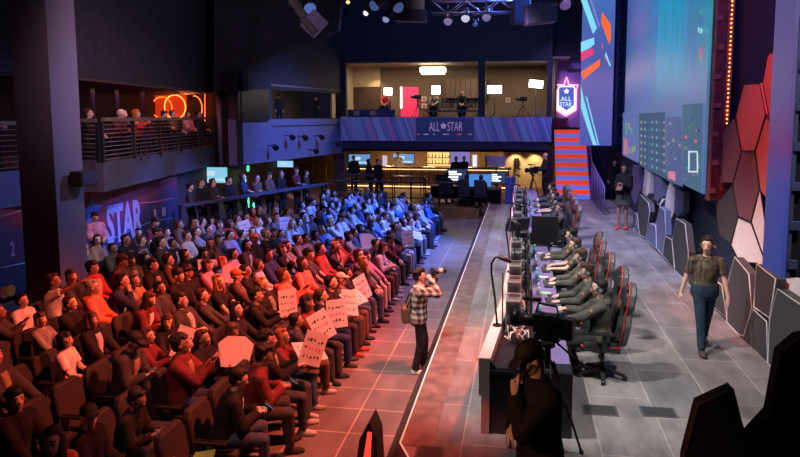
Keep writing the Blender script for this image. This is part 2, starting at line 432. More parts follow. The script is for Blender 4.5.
# ------------------------------------------------------------------ setting
scene.view_settings.view_transform = 'Standard'; scene.view_settings.look = 'None'; scene.view_settings.gamma = 1; scene.view_settings.exposure = 0.0
w = bpy.data.worlds.new('hall_air'); scene.world = w; w.use_nodes = True
w.node_tree.nodes['Background'].inputs[0].default_value = (.16, .13, .30, 1); w.node_tree.nodes['Background'].inputs[1].default_value = .035
BLK = mat('black_metal', (.012, .012, .014), .45, var=.1)
PLAS = mat('black_plastic', (.016, .016, .018), .4, var=.1)
DKW = mat('dark_blue_wall', (.035, .038, .062), .8, var=.12, scale=2, bump=.05)
DKP = mat('dark_charcoal_plaster', (.034, .031, .042), .9, var=.25, scale=5, bump=.3)
FAS = mat('blue_fascia_paint', (.12, .14, .30), .55, var=.1, scale=2)
GREYM = mat('grey_steel', (.16, .16, .18), .4, .6, var=.1)
WHT = mat('white_laminate', (.62, .60, .60), .4, var=.05)
CRM = mat('cream_plaster', (.42, .33, .22), .8, var=.1, scale=3)
WOOD = mat('dark_wood_veneer', (.055, .032, .022), .5, var=.35, scale=6)

def tiles(name, c1, c2, grout, bw, rh, off, mort, rough, noise, bumpy=.2, rot=True):
    k = NT(name, rough); mp = k.n('Mapping', {0: k.tc.outputs['Object']}); mp.inputs['Rotation'].default_value = (0, 0, pi/2 if rot else 0); mp.inputs['Location'].default_value = off
    br = k.n('TexBrick', {'Vector': mp.outputs[0], 'Color1': (*c1, 1), 'Color2': (*c2, 1), 'Mortar': (*grout, 1), 'Scale': 1.0, 'Mortar Size': mort, 'Mortar Smooth': .3, 'Brick Width': bw, 'Row Height': rh, 'Bias': 0.0}, offset=.0 if not rot else .35)
    n1 = k.n('TexNoise', {'Vector': k.n('Mapping', {0: k.tc.outputs['Object'], 'Scale': (1.2, .5, 1)}).outputs[0], 'Scale': 2.2, 'Detail': 7, 'Roughness': .65})
    rp = k.ramp(n1.outputs['Fac'], [(.32, (1-noise,)*3), (.68, (1+noise*.6,)*3)])
    mx = k.n('Mix', data_type='RGBA', blend_type='MULTIPLY'); mx.inputs[0].default_value = 1
    k.t.links.new(br.outputs['Color'], mx.inputs[6]); k.t.links.new(rp, mx.inputs[7]); k.base(mx.outputs[2])
    rr = k.n('MapRange', {0: n1.outputs['Fac'], 3: rough-.12, 4: rough+.15}); k.t.links.new(rr.outputs[0], k.b.inputs['Roughness'])
    bp = k.n('Bump', {'Height': br.outputs['Fac'], 'Strength': bumpy, 'Distance': -.01}); k.t.links.new(bp.outputs[0], k.b.inputs['Normal'])
    return k.m
FLT = tiles('hall_floor_tiles', (.15, .13, .13), (.12, .105, .105), (.34, .28, .26), .7, .7, (.1, 2.55, 0), .014, .42, .3, rot=False)
STT = tiles('stage_floor_planks', (.24, .225, .225), (.17, .165, .17), (.40, .37, .37), 1.5, .75, (.3, .6, 0), .008, .5, .45)
mb = MB(); mb.box((-5, 18, -.05), (26, 46, .1)); struct(mb.build('floor', FLT))
# stage body: top slab, slanted skirt, glowing white edge line
sp = [(-1.28, 6.75), (-1.28, 27.3), (1.7, 27.3), (1.7, 28.8), (4.44, 28.8), (4.44, 2.2), (1.0, 2.2)]
mb = MB(); mb.prism([(x, y, ST-.12) for x, y in sp], (0, 0, .12)); stage = mb.build('stage_deck', STT); tag(stage, 'long raised grey stage deck that carries the game desks', 'stage')
b0 = [V((-1.28, 27.3, 0)), V((-1.28, 6.75, 0)), V((1.0, 2.2, 0))]; b1 = [V((-1.58, 27.3, 0)), V((-1.58, 6.65, 0)), V((.85, 1.9, 0))]
SKM = mat('stage_skirt_grey', (.05, .045, .045), .6, var=.2)
mb = MB()
for i in (0, 1):
    t0, t1 = b0[i]+V((0, 0, ST-.001)), b0[i+1]+V((0, 0, ST-.001))
    mb.prism([t0, t1, b1[i+1], b1[i], ], (0.1, 0, 0))
mb.build('skirt', SKM, stage)
mb = MB()
for i in (0, 1): mb.tube([b0[i]+V((.0, 0, ST+.004)), b0[i+1]+V((.0, 0, ST+.004))], .011, n=6)
mb.build('edge_strip', mat('edge_strip_white', (.7, .65, .62), .4, emit=(1, .75, .7), es=.25, var=0), stage)
mb = MB(); mb.box((-1.09, 17, ST+.003), (.36, 20.6, .004)); mb.build('border_board', mat('stage_border_boards', (.13, .10, .095), .5, var=.4, scale=5), stage)
for (x, y) in ((-.93, 6.6), (1.0, 7.9), (1.7, 7.95)):
    mb = MB(); mb.box((x, y, ST+.004), (.3 if x < 0 else .42, .28, .006)); mb.box((x, y, ST+.008), (.24 if x < 0 else .36, .22, .004), mi=1); mb.build('floor_hatch', [GREYM, mat('hatch_dark', (.04, .04, .04), .5)], stage)

# ---- walls
def pl(px, py, A, B):
    """point of the vertical plane through plan points A,B that shows at px,py"""
    d = ray(px, py); A3 = V((A[0], A[1], 0)); n = V((B[1]-A[1], -(B[0]-A[0]), 0)); o = V((0, 0, H)); t = (A3-o).dot(n)/d.dot(n); return o+d*t
def vwall(name, A, B, z0, z1, th, m, holes=(), parent=None, kind=True):
    """vertical wall from A to B (plan), with rectangular holes (u0,u1,z0,z1)"""
    A3, B3 = V((*A, 0)), V((*B, 0)); L = (B3-A3).length; u = (B3-A3)/L; n = V((-u.y, u.x, 0))*th
    mb = MB(); hs = sorted(holes)
    def quad(a, b, c, d):
        if b-a > 1e-4 and d-c > 1e-4: mb.prism([A3+u*a+V((0, 0, c)), A3+u*b+V((0, 0, c)), A3+u*b+V((0, 0, d)), A3+u*a+V((0, 0, d))], n)
    x = 0
    for a, b, c, d in hs: quad(x, a, z0, z1); quad(a, b, z0, c); quad(a, b, d, z1); x = b
    quad(x, L, z0, z1)
    o = mb.build(name, m, parent)
    if kind: struct(o)
    return o
YB = 31.0
x0 = PY(346, 90, YB).x; x1 = PY(478, 90, YB).x; x2 = PY(485, 90, YB).x; x3 = PY(547, 90, YB).x
xl, xr = -8.72, PY(552, 90, YB).x
vwall('wall_back', (xl, YB), (xr, YB), 4.12, 11.5, .3, DKW, [(x0-xl, x1-xl, 4.13, 6.7), (x2-xl, x3-xl, 4.13, 6.7)])
MA, MB_ = (-10.25, 22.4), (-8.72, 31.0)
def um(px, py): p = pl(px, py, MA, MB_); return (p-V((*MA, p.z))).length, p.z
a1, _ = um(272, 105); a2, zz = um(341, 105); _, zt = um(300, 91); _, zb = um(300, 118.5)
vwall('wall_left_rear', MA, MB_, zb-.02, 11.5, .3, DKW, [(a1, a2, zb, zt)])
vwall('fascia_left_rear', MA, MB_, 2.35, zb-.02, .35, FAS, kind=False)
o = bpy.data.objects['fascia_left_rear']; tag(o, 'plain blue balcony fascia left of the banner with small fixtures hanging under it', 'fascia')
vwall('wall_back_upper', (xr, YB+.8), (9, YB+.8), 6.9, 11.5, .3, DKW)
vwall('wall_back_right', (PY(592, 150, 33).x, 33), (9, 33), .0, 9, .2, mat('backstage_dark_blue', (.012, .016, .05), .9))
# dark walled-up corner between the two balconies
vwall('wall_left_corner', (-11.75, 23.6), MA, .0, 11.5, .25, mat('corner_black_panel', (.008, .008, .014), .8), [])
bpy.data.objects['wall_left_corner'].location.z = 2.2
mb = MB(); mb.cyl((*PX(219, 100, -11.2).xy, 2.3), (*PX(219, 100, -11.2).xy, 5.2), .09, n=16); o = mb.build('steel_post', mat('post_grey_blue', (.12, .13, .2), .5)); tag(o, 'slim grey round post at the far end of the side balcony', 'post')
# bulkhead wall over the side balcony
vwall('wall_left', (-11.35, 6), (-10.3, 13.9), 5.05, 12, .3, DKP)
vwall('wall_left_far', (-10.3, 13.9), (-11.75, 23.6), 5.05, 12, .3, DKP)
vwall('wall_left_top', (-11.75, 23.6), (-9.9, 22.3), 5.05, 12, .2, DKP)
mb = MB(); p = [PX(222, 1, -9.6), PX(330, 30, -8.6), PX(324, 38, -8.6), PX(235, 70, -10.2), PX(228, 40, -10.4)]
mb = MB(); mb.prism([PY(a, b, 22.1) for a, b in ((214, -40), (345, -40), (338, 30), (324, 38), (290, 46), (252, 64), (236, 74), (233, 92), (214, 90))], (0, .3, 0)); struct(mb.build('wall_soffit', DKP))
# sloping soffit that comes down from the ceiling over the side balcony
q = [(-11.4, 6, 9.0), (-7.8, 18, 9.0), (-8.3, 30.8, 9.2), (-11.4, 30.8, 7.0), (-11.6, 23, 6.0)]
mb = MB(); mb.prism([V(a) for a in q[:3]]+[V((-11.9, 30.8, 9.2)), V((-11.9, 6, 9.0))], (0, 0, .3)); struct(mb.build('ceiling_left', DKP))
mb = MB(); mb.box((-1, 16, 12.1), (26, 40, .2)); struct(mb.build('ceiling', mat('ceiling_black', (.006, .006, .01), .9)))
vwall('wall_left_lower', (-11.45, 5), (-11.35, 20.0), .0, 2.3, .2, mat('low_wall_dark', (.015, .015, .025), .8))
vwall('wall_left_bar', (-11.35, 20.0), (-13.5, 38.3), .0, 2.4, .2, mat('bar_side_wall', (.05, .03, .03), .8))
vwall('wall_bar_back', (-13.6, 38.2), (2.2, 38.2), .0, 2.6, .2, mat('bar_back_wall', (.20, .12, .07), .8, var=.2))
vwall('wall_right', (4.45, 4), (4.45, 33), ST, 12, .2, mat('wall_navy_drape', (.018, .025, .07), .9, var=.3, scale=12))
# glowing seam under the bulkhead
mb = MB(); mb.box((-10.4, 13.7, 5.0), (.3, .3, .05)); mb.bm.clear()
mb.prism([V((-10.32, 13.9, 5.0)), V((-11.7, 23.4, 5.0)), V((-16, 26, 5.0)), V((-15.5, 13, 5.0))], (0, 0, .08)); struct(mb.build('ceiling_balcony', mat('balcony_ceiling', (.12, .05, .05), .6)))

# ---- side balcony
FG = mat('side_fascia_grey', (.075, .072, .10), .6, var=.15, scale=3)
bal = empty('side_balcony', (-11, 18, 2.3), 0, 'dark grey side balcony with wire railing above the wall banner', 'balcony')
def rel(o, par): o.parent = par; o.matrix_parent_inverse = par.matrix_basis.inverted() if False else Matrix.Translation(par.location).inverted(); return o
A, B = V((-10.06, 14.45, 0)), V((-11.57, 23.3, 0))
rel(vwall('fascia', A.xy, B.xy, 2.3, 3.02, .2, FG, kind=False), bal)
rel(vwall('end_face', (-10.75, 14.46), A.xy, 2.3, 3.02, .15, FG, kind=False), bal)
rel(vwall('recessed_fascia', (-11.5, 10.6), (-10.75, 14.46), 2.15, 2.95, .2, FAS, kind=False), bal)
mb = MB(); mb.prism([(-10.08, 14.5, 2.4), (-11.6, 23.3, 2.4), (-11.7, 26, 2.4), (-16, 26, 2.4), (-15, 10, 2.4), (-11.5, 10.6, 2.4), (-10.75, 14.5, 2.4)], (0, 0, .55)); rel(mb.build('balcony_floor', mat('balcony_floor_dark', (.03, .025, .03), .7)), bal)
RAIL = mat('rail_bronze', (.20, .14, .10), .4, .3, var=.1); WIRE = mat('wire_steel', (.32, .26, .26), .4, .4, var=0)
def railing(A, B, z0, h, nposts, nw, par, top=RAIL, wire=WIRE, tr=.035):
    u = (B-A); 
    for i in range(nposts):
        p = A+u*(i/(nposts-1)); mb = MB(); mb.box((p.x, p.y, z0+h/2), (.07, .09, h), rotz(atan2(u.y, u.x))); rel(mb.build('post', BLK), par)
    mb = MB(); n = V((u.y, -u.x, 0)).normalized()
    mb.prism([A+V((0, 0, z0+h)), B+V((0, 0, z0+h)), B+V((0, 0, z0+h+.09)), A+V((0, 0, z0+h+.09))], n*.09); rel(mb.build('handrail', top), par)
    for k in range(nw):
        z = z0+h*(k+.6)/(nw+.4); mb = MB(); mb.tube([A+V((0, 0, z)), B+V((0, 0, z))], .008, n=5); rel(mb.build('wire', wire), par)
railing(A, B, 3.02, 1.0, 6, 9, bal)
railing(V((-11.5, 10.6, 0)), V((-10.75, 14.46, 0)), 2.95, 1.0, 4, 8, bal)
railing(V((-10.75, 14.5, 0)), V((-10.2, 14.5, 0)), 3.0, 1.0, 2, 9, bal)
vwall('wall_balcony_end', (-15.6, 26.2), (-11.9, 26.2), 2.9, 5.1, .1, mat('balcony_end_wall', (.05, .03, .035), .8))
vwall('wall_balcony_back', (-15, 10), (-15.6, 26.2), 2.9, 5.1, .1, mat('balcony_back_wall', (.02, .025, .05), .8))
for px in (93, 117, 143):
    p = PX(px, 100, -12.6); mb = MB(); mb.box((p.x, p.y, 4.0), (.08, .08, 2.1)); o = mb.build('mullion', mat('mullion_blue', (.03, .035, .06), .5)); tag(o, {93: 'first thin upright post behind the balcony guests, nearest the big pillar', 117: 'middle thin upright post behind the capped balcony guest', 143: 'thin upright post beside the orange neon rings'}[px], 'post')
# neon rings and frame on the end wall of the balcony
ORG = emat('neon_orange', (1, .16, .02), 3); ORG2 = emat('neon_yellow', (1, .28, .05), 4)
def PE(px, py): return PY(px, py, 26.1)
sign = empty('neon_ring_sign', PE(176, 107), 0, 'orange neon sign of overlapping rings on the balcony end wall', 'neon sign')
mb = MB(); c = [PE(150, 94), PE(186, 94), PE(186, 119), PE(150, 119)]; mb.prism(c, (0, .06, 0)); rel(mb.build('glowing_panel', mat('sign_red_panel', (.3, .03, .01), .6, emit=(1, .05, .01), es=.5, var=0)), sign)
for (cx_, cy_, rx, rz_, m) in ((163, 108, 10, 11, ORG), (176, 107, 10.5, 12, ORG2), (195.5, 108, 7.5, 12, ORG)):
    c = PE(cx_, cy_); r1 = (PE(cx_+rx, cy_)-c).length; r2 = (PE(cx_, cy_+rz_)-c).length
    mb = MB(); a0, a1_ = (0, 2*pi) if cx_ < 190 else (-1.5, 1.7)
    mb.tube([c+V((cos(a0+(a1_-a0)*i/28)*r1, -.08, sin(a0+(a1_-a0)*i/28)*r2)) for i in range(29)], .020, n=6); rel(mb.build('ring', m), sign)
mb = MB(); mb.tube([PE(145, 91)+V((0, -.1, 0)), PE(206, 90)+V((0, -.1, 0)), PE(206, 121)+V((0, -.1, 0))], .022, n=6); rel(mb.build('neon_frame', emat('neon_frame_orange', (1, .12, .03), 3)), sign)

# ---- big pillar
A = PX(61, 280, -8.9); Bf = PX(88, 270, -8.9); A_P = A; B_P = Bf
PILL = mat('pillar_grey', (.15, .15, .20), .75, var=.12, scale=30, bump=.1)
Lx = PY(26, 280, A.y).x
mb = MB(); mb.box(((A.x+Lx)/2, (A.y+Bf.y)/2, 6), (A.x-Lx, Bf.y-A.y, 12)); struct(mb.build('column_square', PILL))
p = PX(76, 178, -8.85); t = empty('wall_speaker', (p.x+.05, p.y, p.z), 0, 'small box speaker bracketed to the right face of the big pillar', 'speaker')
mb = MB(); mb.box((.12, 0, 0), (.26, .5, .3), bev=.02); mb.build('cabinet', mat('speaker_brown', (.03, .02, .015), .5), t); mb = MB(); mb.box((.255, 0, 0), (.01, .42, .24)); mb.build('grille', mat('grille_dark_blue', (.03, .04, .10), .7), t)

# ---- wall banner under the side balcony: 2 0 ALL*STAR 1 8
XB = -11.2
k = NT('banner_print', .6); s = k.xyz(); Y_, Z_ = s[1], s[2]
n = k.n('TexNoise', {'Vector': k.tc.outputs['Object'], 'Scale': .5, 'Detail': 2}).outputs['Fac']
f = k.math('ADD', k.math('MULTIPLY', k.math('SUBTRACT', Z_, .3), .42), k.math('MULTIPLY', k.math('SUBTRACT', n, .5), .7))
f2 = k.math('ABSOLUTE', k.math('MULTIPLY', k.math('SUBTRACT', Y_, 15.8), .22))
c = k.ramp(k.math('SUBTRACT', f, k.math('MULTIPLY', f2, .4)), [(.0, (.015, .03, .10)), (.3, (.05, .035, .12)), (.5, (.30, .04, .06)), (.85, (.5, .06, .05))])
k.base(c)
mb = MB(); mb.box((XB, 15.7, 1.2), (.05, 8.2, 2.1)); ban = mb.build('wall_banner', k.m); tag(ban, 'long printed STAR banner on the wall under the side balcony', 'banner')
LET = mat('banner_lettering', (.42, .36, .62), .6, var=.05)
Mb = lambda y, z: plane_frame((XB+.03, y, z), (0, 1, 0))
def bt(s, px0, px1, zlo, zhi, m=LET, name='lettering', bold=.02):
    ya = PX(px0, 210, XB).y; yb = PX(px1, 210, XB).y; me = text_mesh(s, 1, .006, bold); xs = [v.co.x for v in me.vertices]; ys = [v.co.y for v in me.vertices]
    W, Hh = max(xs)-min(xs), max(ys)-min(ys); me.transform(Matrix.Diagonal(((yb-ya)/W, (zhi-zlo)/Hh, 1, 1)) @ Matrix.Translation((-(max(xs)+min(xs))/2, -(max(ys)+min(ys))/2, 0)))
    link(name, me, m, ban, M=Mb((ya+yb)/2, (zlo+zhi)/2))
bt('STAR', 105, 141, .60, 1.72, bold=.035)
bt('ALL', 50, 80, .45, 1.62)
bt('1', 153, 155, 1.0, 1.28, bold=0); bt('8', 161, 164.5, 1.0, 1.28, bold=0); bt('2', 6.5, 10.5, 1.05, 1.36, bold=0); bt('0', 21, 25, 1.05, 1.36, bold=0)
def star(c, r, U, W, ratio=.45): return [c+(U*sin(pi*i/5)+W*cos(pi*i/5))*(r if i % 2 == 0 else r*ratio) for i in range(10)]
cst = PX(92, 212, XB+.03); mb = MB(); mb.prism(star(cst, .42, V((0, 1, 0)), V((0, 0, 1)), .5), (.012, 0, 0)); mb.build('star_emblem', mat('banner_star_blue', (.16, .2, .5), .5), ban)
for pts, col, nm in ((((0, 217), (20, 211), (33, 207)), (.75, .3, .4), 'pink_streak'), (((140, 203), (155, 202), (173, 198)), (.7, .2, .35), 'pink_streak'), (((118, 206), (100, 209)), (.7, .2, .35), 'pink_streak'), (((150, 181), (160, 183), (172, 178)), (.7, .25, .4), 'pink_streak'), (((0, 268), (20, 264), (40, 260)), (.25, .4, .6), 'blue_streak'), (((108, 241), (125, 233), (150, 222), (172, 218)), (.12, .3, .6), 'blue_streak')):
    mb = MB(); mb.tube([PX(a, b, XB+.03) for a, b in pts], .016, n=5); mb.build(nm, mat(nm+'_%d' % int(col[0]*99), col, .6, var=0), ban)
for (px, py, col, nm) in ((5, 299, (.5, .08, .03), 'sponsor_disc'), (11, 297, (.5, .22, .03), 'sponsor_disc')):
    c = PX(px, py, XB+.03+.01*(px > 6)); c.z = max(c.z, .3); mb = MB(); mb.cyl(c, c+V((.01, 0, 0)), .13, n=20); mb.build(nm, mat('disc_%d' % px, col, .6), ban)

# ---- rear balcony: fascia banner, soffit with red light, booths
k = NT('led_fascia_print', .5); s = k.xyz(); wv = k.math('ADD', k.math('MULTIPLY', s[0], 1.0), k.math('MULTIPLY', s[2], .35))
n = k.n('TexNoise', {'Vector': k.n('CombineXYZ', {0: wv}).outputs[0], 'Scale': 1.9, 'Detail': 5, 'Roughness': .7}).outputs['Fac']
c = k.ramp(n, [(.0, (.02, .03, .16)), (.38, (.05, .07, .34)), (.46, (.14, .18, .6)), (.5, (.05, .06, .3)), (.56, (.12, .13, .5)), (.6, (.32, .06, .25)), (.64, (.05, .08, .36)), (1, (.14, .16, .55))])
k.base(c); k.t.links.new(c, k.b.inputs['Emission Color']); k.b.inputs['Emission Strength'].default_value = .3
mb = MB(); mb.box(((xl+xr)/2, YB-.12, 3.53), (xr-xl, .25, 1.14)); fb = mb.build('fascia_banner', k.m); tag(fb, 'purple striped ALL STAR banner along the rear balcony below the studio windows', 'banner')
dk = mat('banner_dark_field', (.03, .035, .14), .5, var=.1, emit=(.02, .03, .14), es=.4)
a = PY(416, 130, YB-.26); b = PY(474, 130, YB-.26); mb = MB(); mb.box(((a.x+b.x)/2, YB-.255, 3.53), (b.x-a.x, .02, 1.1)); mb.build('title_field', dk, fb)
def ft_(s, px0, px1, py0, py1, Y, m, par, name='lettering', bold=.0):
    p, q = PY(px0, py1, Y), PY(px1, py0, Y); me = text_mesh(s, 1, .004, bold); xs = [v.co.x for v in me.vertices]; ys = [v.co.y for v in me.vertices]
    me.transform(Matrix.Diagonal(((q.x-p.x)/(max(xs)-min(xs)), (q.z-p.z)/(max(ys)-min(ys)), 1, 1)) @ Matrix.Translation((-(max(xs)+min(xs))/2, -(max(ys)+min(ys))/2, 0)))
    o = link(name, me, m, None, M=plane_frame(((p.x+q.x)/2, Y, (p.z+q.z)/2), (1, 0, 0)))
    if par: o.parent = par; o.matrix_parent_inverse = Matrix.Translation(par.location).inverted()
    return o
LT2 = mat('fascia_lettering', (.4, .3, .55), .5, emit=(.42, .25, .6), es=.5, var=0)
ft_('ALL', 429, 439.5, 122, 131, YB-.28, LT2, fb); ft_('STAR', 447.5, 462.5, 122, 131, YB-.28, LT2, fb)
c = PY(443.4, 126, YB-.28); mb = MB(); mb.prism(star(c, .17, V((1, 0, 0)), V((0, 0, 1)), .6), (0, .01, 0)); mb.build('star_emblem', LT2, fb)
for px, wd, cc in ((418.5, 2.5, 'r'), (426, 5, 'p'), (434, 2, 'p'), (446, 6, 'p'), (459.5, 5, 'r'), (470, 3, 'p')):
    c = PY(px, 134.3, YB-.27); mb = MB(); mb.box(c, (wd*.048*1.0, .01, .05)); mb.build('sponsor_mark', mat('mark_'+cc, (.6, .08, .15) if cc == 'r' else (.3, .25, .5), .5, emit=(.7, .08, .15) if cc == 'r' else (.35, .28, .6), es=.5, var=0), fb)
SOF = mat('lower_fascia_violet', (.07, .06, .17), .25, var=.1)
mb = MB(); mb.box(((xl+xr)/2, YB+.12, 2.70), (xr-xl, .24, .30 if False else .48)); o = mb.build('lower_fascia', SOF); tag(o, 'glossy dark violet lower beam under the purple banner', 'beam')
mb = MB(); mb.prism([(xl-2, YB, 2.45), (xr, YB, 2.45), (xr, 38.4, 2.45), (-13.8, 38.4, 2.45), (-12.2, 24, 2.45), (-10.4, 23.2, 2.45)], (0, 0, .1)); struct(mb.build('ceiling_bar', mat('bar_ceiling', (.05, .035, .04), .6)))
REDN = emat('neon_red', (1, .10, .04), 6)
a, b = PY(464, 145, YB+.05), PY(510, 146, YB+.05); mb = MB(); mb.tube([a, b], .028, n=6); o = mb.build('neon_tube', REDN); tag(o, 'long straight orange-red neon tube under the banner', 'neon tube')
a, b = PY(345, 148, YB+.05), PY(398, 145.5, YB+.05); mb = MB(); mb.tube([a+V((.3, 0, .0)), a+V((.9, 0, .06)), a+V((1.6, 0, .03)), b], .02, n=6); o = mb.build('neon_tube', emat('neon_red_dim', (1, .06, .15), 2)); tag(o, 'short curved pinkish neon tube at the left end of the lower beam', 'neon tube')

# studios behind the windows (one room behind two openings)
zf = 4.1; YS = 35.6
mb = MB(); mb.box((-3.6, 33.6, zf-.1), (11.5, 4.6, .1)); struct(mb.build('floor_studio', WOOD))
mb = MB(); mb.box((-3.6, 33.4, 6.85), (11.5, 4.6, .08)); struct(mb.build('ceiling_studio', mat('studio_ceiling', (.3, .24, .18), .7)))
vwall('wall_studio_back', (-9.6, YS), (2.4, YS), zf-.1, 6.9, .1, mat('studio_wall', (.13, .095, .07), .8, var=.1))
vwall('wall_studio_left', (-9.3, 31.3), (-9.3, YS), zf-.1, 6.9, .1, CRM)
vwall('wall_studio_right', (1.5, YS), (1.5, 31.3), zf-.1, 6.9, .1, mat('studio_wall_brown', (.10, .08, .065), .8))
def pb(name, px0, py0, px1, py1, Y, th, m, label=None, cat=None, parent=None, group=None):
    p, q = PY(px0, py1, Y), PY(px1, py0, Y); mb = MB(); mb.box(((p.x+q.x)/2, Y+th/2, (p.z+q.z)/2), (abs(q.x-p.x), th, abs(q.z-p.z))); o = mb.build(name, m)
    if parent: o.parent = parent; o.matrix_parent_inverse = Matrix.Translation(parent.location).inverted()
    if label: tag(o, label, cat, group)
    return o
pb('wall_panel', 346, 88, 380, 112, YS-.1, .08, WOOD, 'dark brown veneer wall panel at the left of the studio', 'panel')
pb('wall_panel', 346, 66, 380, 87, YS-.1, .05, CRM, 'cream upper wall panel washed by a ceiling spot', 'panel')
wd2 = mat('studio_cabinet_brown', (.12, .075, .05), .5, var=.2)
cb = empty('wall_cabinet', PY(455, 90, YS-.3), 0, 'row of tall brown wall cabinets at the back of the studio', 'cabinet')
for i in range(8): 
    x_ = 445+i*5.2; pb('door', x_, 79, x_+5, 98, YS-.32, .3, wd2, parent=cb)
    pb('handle', x_+4.2, 87, x_+4.6, 92, YS-.35, .02, GREYM, parent=cb)
pb('backsplash', 440, 98, 478, 107, YS-.05, .04, tiles('backsplash_tiles', (.05, .045, .04), (.02, .02, .02), (.2, .17, .14), .2, .2, (0, 0, 0), .02, .3, .1, rot=False), 'dark diamond tiled backsplash under the studio cabinets', 'backsplash')
pk = pb('backdrop_panel', 401, 87, 418, 117, YS-1.2, .06, mat('studio_red_panel', (.7, .04, .1), .5, emit=(1, .03, .10), es=.75, var=0), 'bright pink-red studio backdrop panel with a white light tube', 'panel')
pb('light_tube', 400.4, 87, 401.8, 108, YS-1.3, .03, emat('tube_white_orange', (1, .6, .4), 10), parent=pk)
for i, (px, py, w_, h_, lab) in enumerate(((388, 91.5, 8, 7, 'square soft light panel beside the pink-red backdrop'), (436, 90, 8, 8, 'square soft light panel under the drum lamp'), (494.5, 89.5, 13.5, 7.5, 'wide soft light panel at the left of the right studio window'), (536, 84, 13, 7, 'wide tilted soft light panel at the right end of the studio'))):
    p = PY(px, py, 33.2); t = empty('softbox_light', (p.x, p.y, zf), 0, lab, 'studio light'); sc_ = 33.2/650*1.03
    mb = MB(); mb.box((0, 0, p.z-zf), (w_*sc_, .06, h_*sc_), rotm(0, [.08, 0, 0, .1][i], 0)); mb.build('diffuser', emat('softbox_white', (1, .97, .92), 9), t)
    mb = MB(); mb.box((0, .05, p.z-zf), (w_*sc_+.06, .06, h_*sc_+.06), rotm(0, [.08, 0, 0, .1][i], 0)); mb.build('housing', BLK, t)
    mb = MB(); mb.cyl((0, .06, .1), (0, .06, p.z-zf), .02, n=8); mb.build('pole', GREYM, t)
    for j in range(3):
        mb = MB(); mb.cyl((0, .06, .35), (cos(j*2.1)*.4, .06+sin(j*2.1)*.4, .01), .012, n=6); mb.build('leg', GREYM, t)
p = PY(433, 70, 33.6); t = empty('drum_lamp', p, 0, 'glowing oblong ceiling lamp hanging in the studio', 'lamp')
mb = MB(); mb.box((0, 0, 0), (1.3, .5, .28), bev=.05); mb.build('lamp_shade', emat('lamp_shade_glow', (1, .85, .6), 7), t)
mb = MB(); mb.box((0, 0, -.2), (1.2, .45, .05), bev=.02); mb.build('lower_ring', emat('lamp_ring_glow', (1, .8, .5), 4), t)
mb = MB(); mb.cyl((0, 0, .14), (0, 0, 6.84-p.z), .015, n=8); mb.build('rod', GREYM, t)
for px, py, lb in ((372, 101, 0), (424, 99, 'upper framed print on the studio wall beside the pink-red panel'), (424, 106, 'lower framed print on the studio wall beside the pink-red panel'), (508, 100, 'pale framed notice on the wall of the right studio')):
    if not lb: continue
    o = pb('picture_frame', px-2.4, py-2.4, px+2.4, py+2.4, YS-.08, .04, WHT, lb, 'picture'); pb('print', px-1.5, py-1.5, px+1.5, py+1.5, YS-.1, .02, mat('print_red', (.4, .12, .08), .6), parent=o)
DB = mat('studio_seat_blue', (.05, .10, .32), .6)
for i in range(4):
    px = (349, 357.5, 369, 378)[i]
o = pb('low_partition', 346, 109.5, 395, 117.5, 32.0, .1, DB, 'blue low partition with white notice cards in the left studio window', 'partition')
for px in (356.5, 373): pb('notice_card', px-3, 111, px+3, 115.5, 31.9, .03, WHT, parent=o)
o = pb('worktop', 425, 110, 478, 112, 32.2, .7, mat('worktop_grey', (.15, .14, .13), .4), 'long grey desk top across the middle of the studio window', 'table')
for px in (428, 445, 462, 476): pb('leg', px, 112, px+.8, 118, 32.3, .05, GREYM, parent=o)
for i, px in enumerate((431, 439, 452, 471)):
    p = PY(px, 107, 32.0); mb = MB(); mb.cyl(p-V((0, 0, .0)), p+V((0, 0, .3)), .04, .025, n=10); o = mb.build('bottle', mat('bottle_green_glass', (.03, .12, .08), .2)); tag(o, 'small bottle on the studio desk, number %s from the left' % ('one', 'two', 'three', 'four')[i], 'bottle', 'bottles on the studio desk')
# studio camera silhouettes
def small_cam(px, py, Y, lab):
    p = PY(px, py, Y); t = empty('studio_camera', (p.x, p.y, zf), .4, lab, 'camera'); z = p.z-zf
    mb = MB(); mb.box((0, 0, z), (.38, .2, .22), bev=.02); mb.cyl((-.19, 0, z), (-.36, 0, z), .07, .08); mb.build('camera_body', BLK, t)
    mb = MB(); mb.cyl((0, 0, .5), (0, 0, z-.1), .03); mb.build('pole', BLK, t)
    for j in range(3): mb = MB(); mb.cyl((0, 0, .6), (cos(j*2.1)*.4, sin(j*2.1)*.4, .01), .02, n=6); mb.build('leg', BLK, t)
small_cam(417.5, 97, 33.4, 'black studio camera on a tripod in front of the pink-red panel')
small_cam(523, 99, 33.4, 'black studio camera on a tripod in the right studio window')
o = pb('window_trim', 345, 60.5, 479, 62.3, YB-.03, .06, mat('window_trim_tan', (.3, .2, .12), .5)); struct(o)

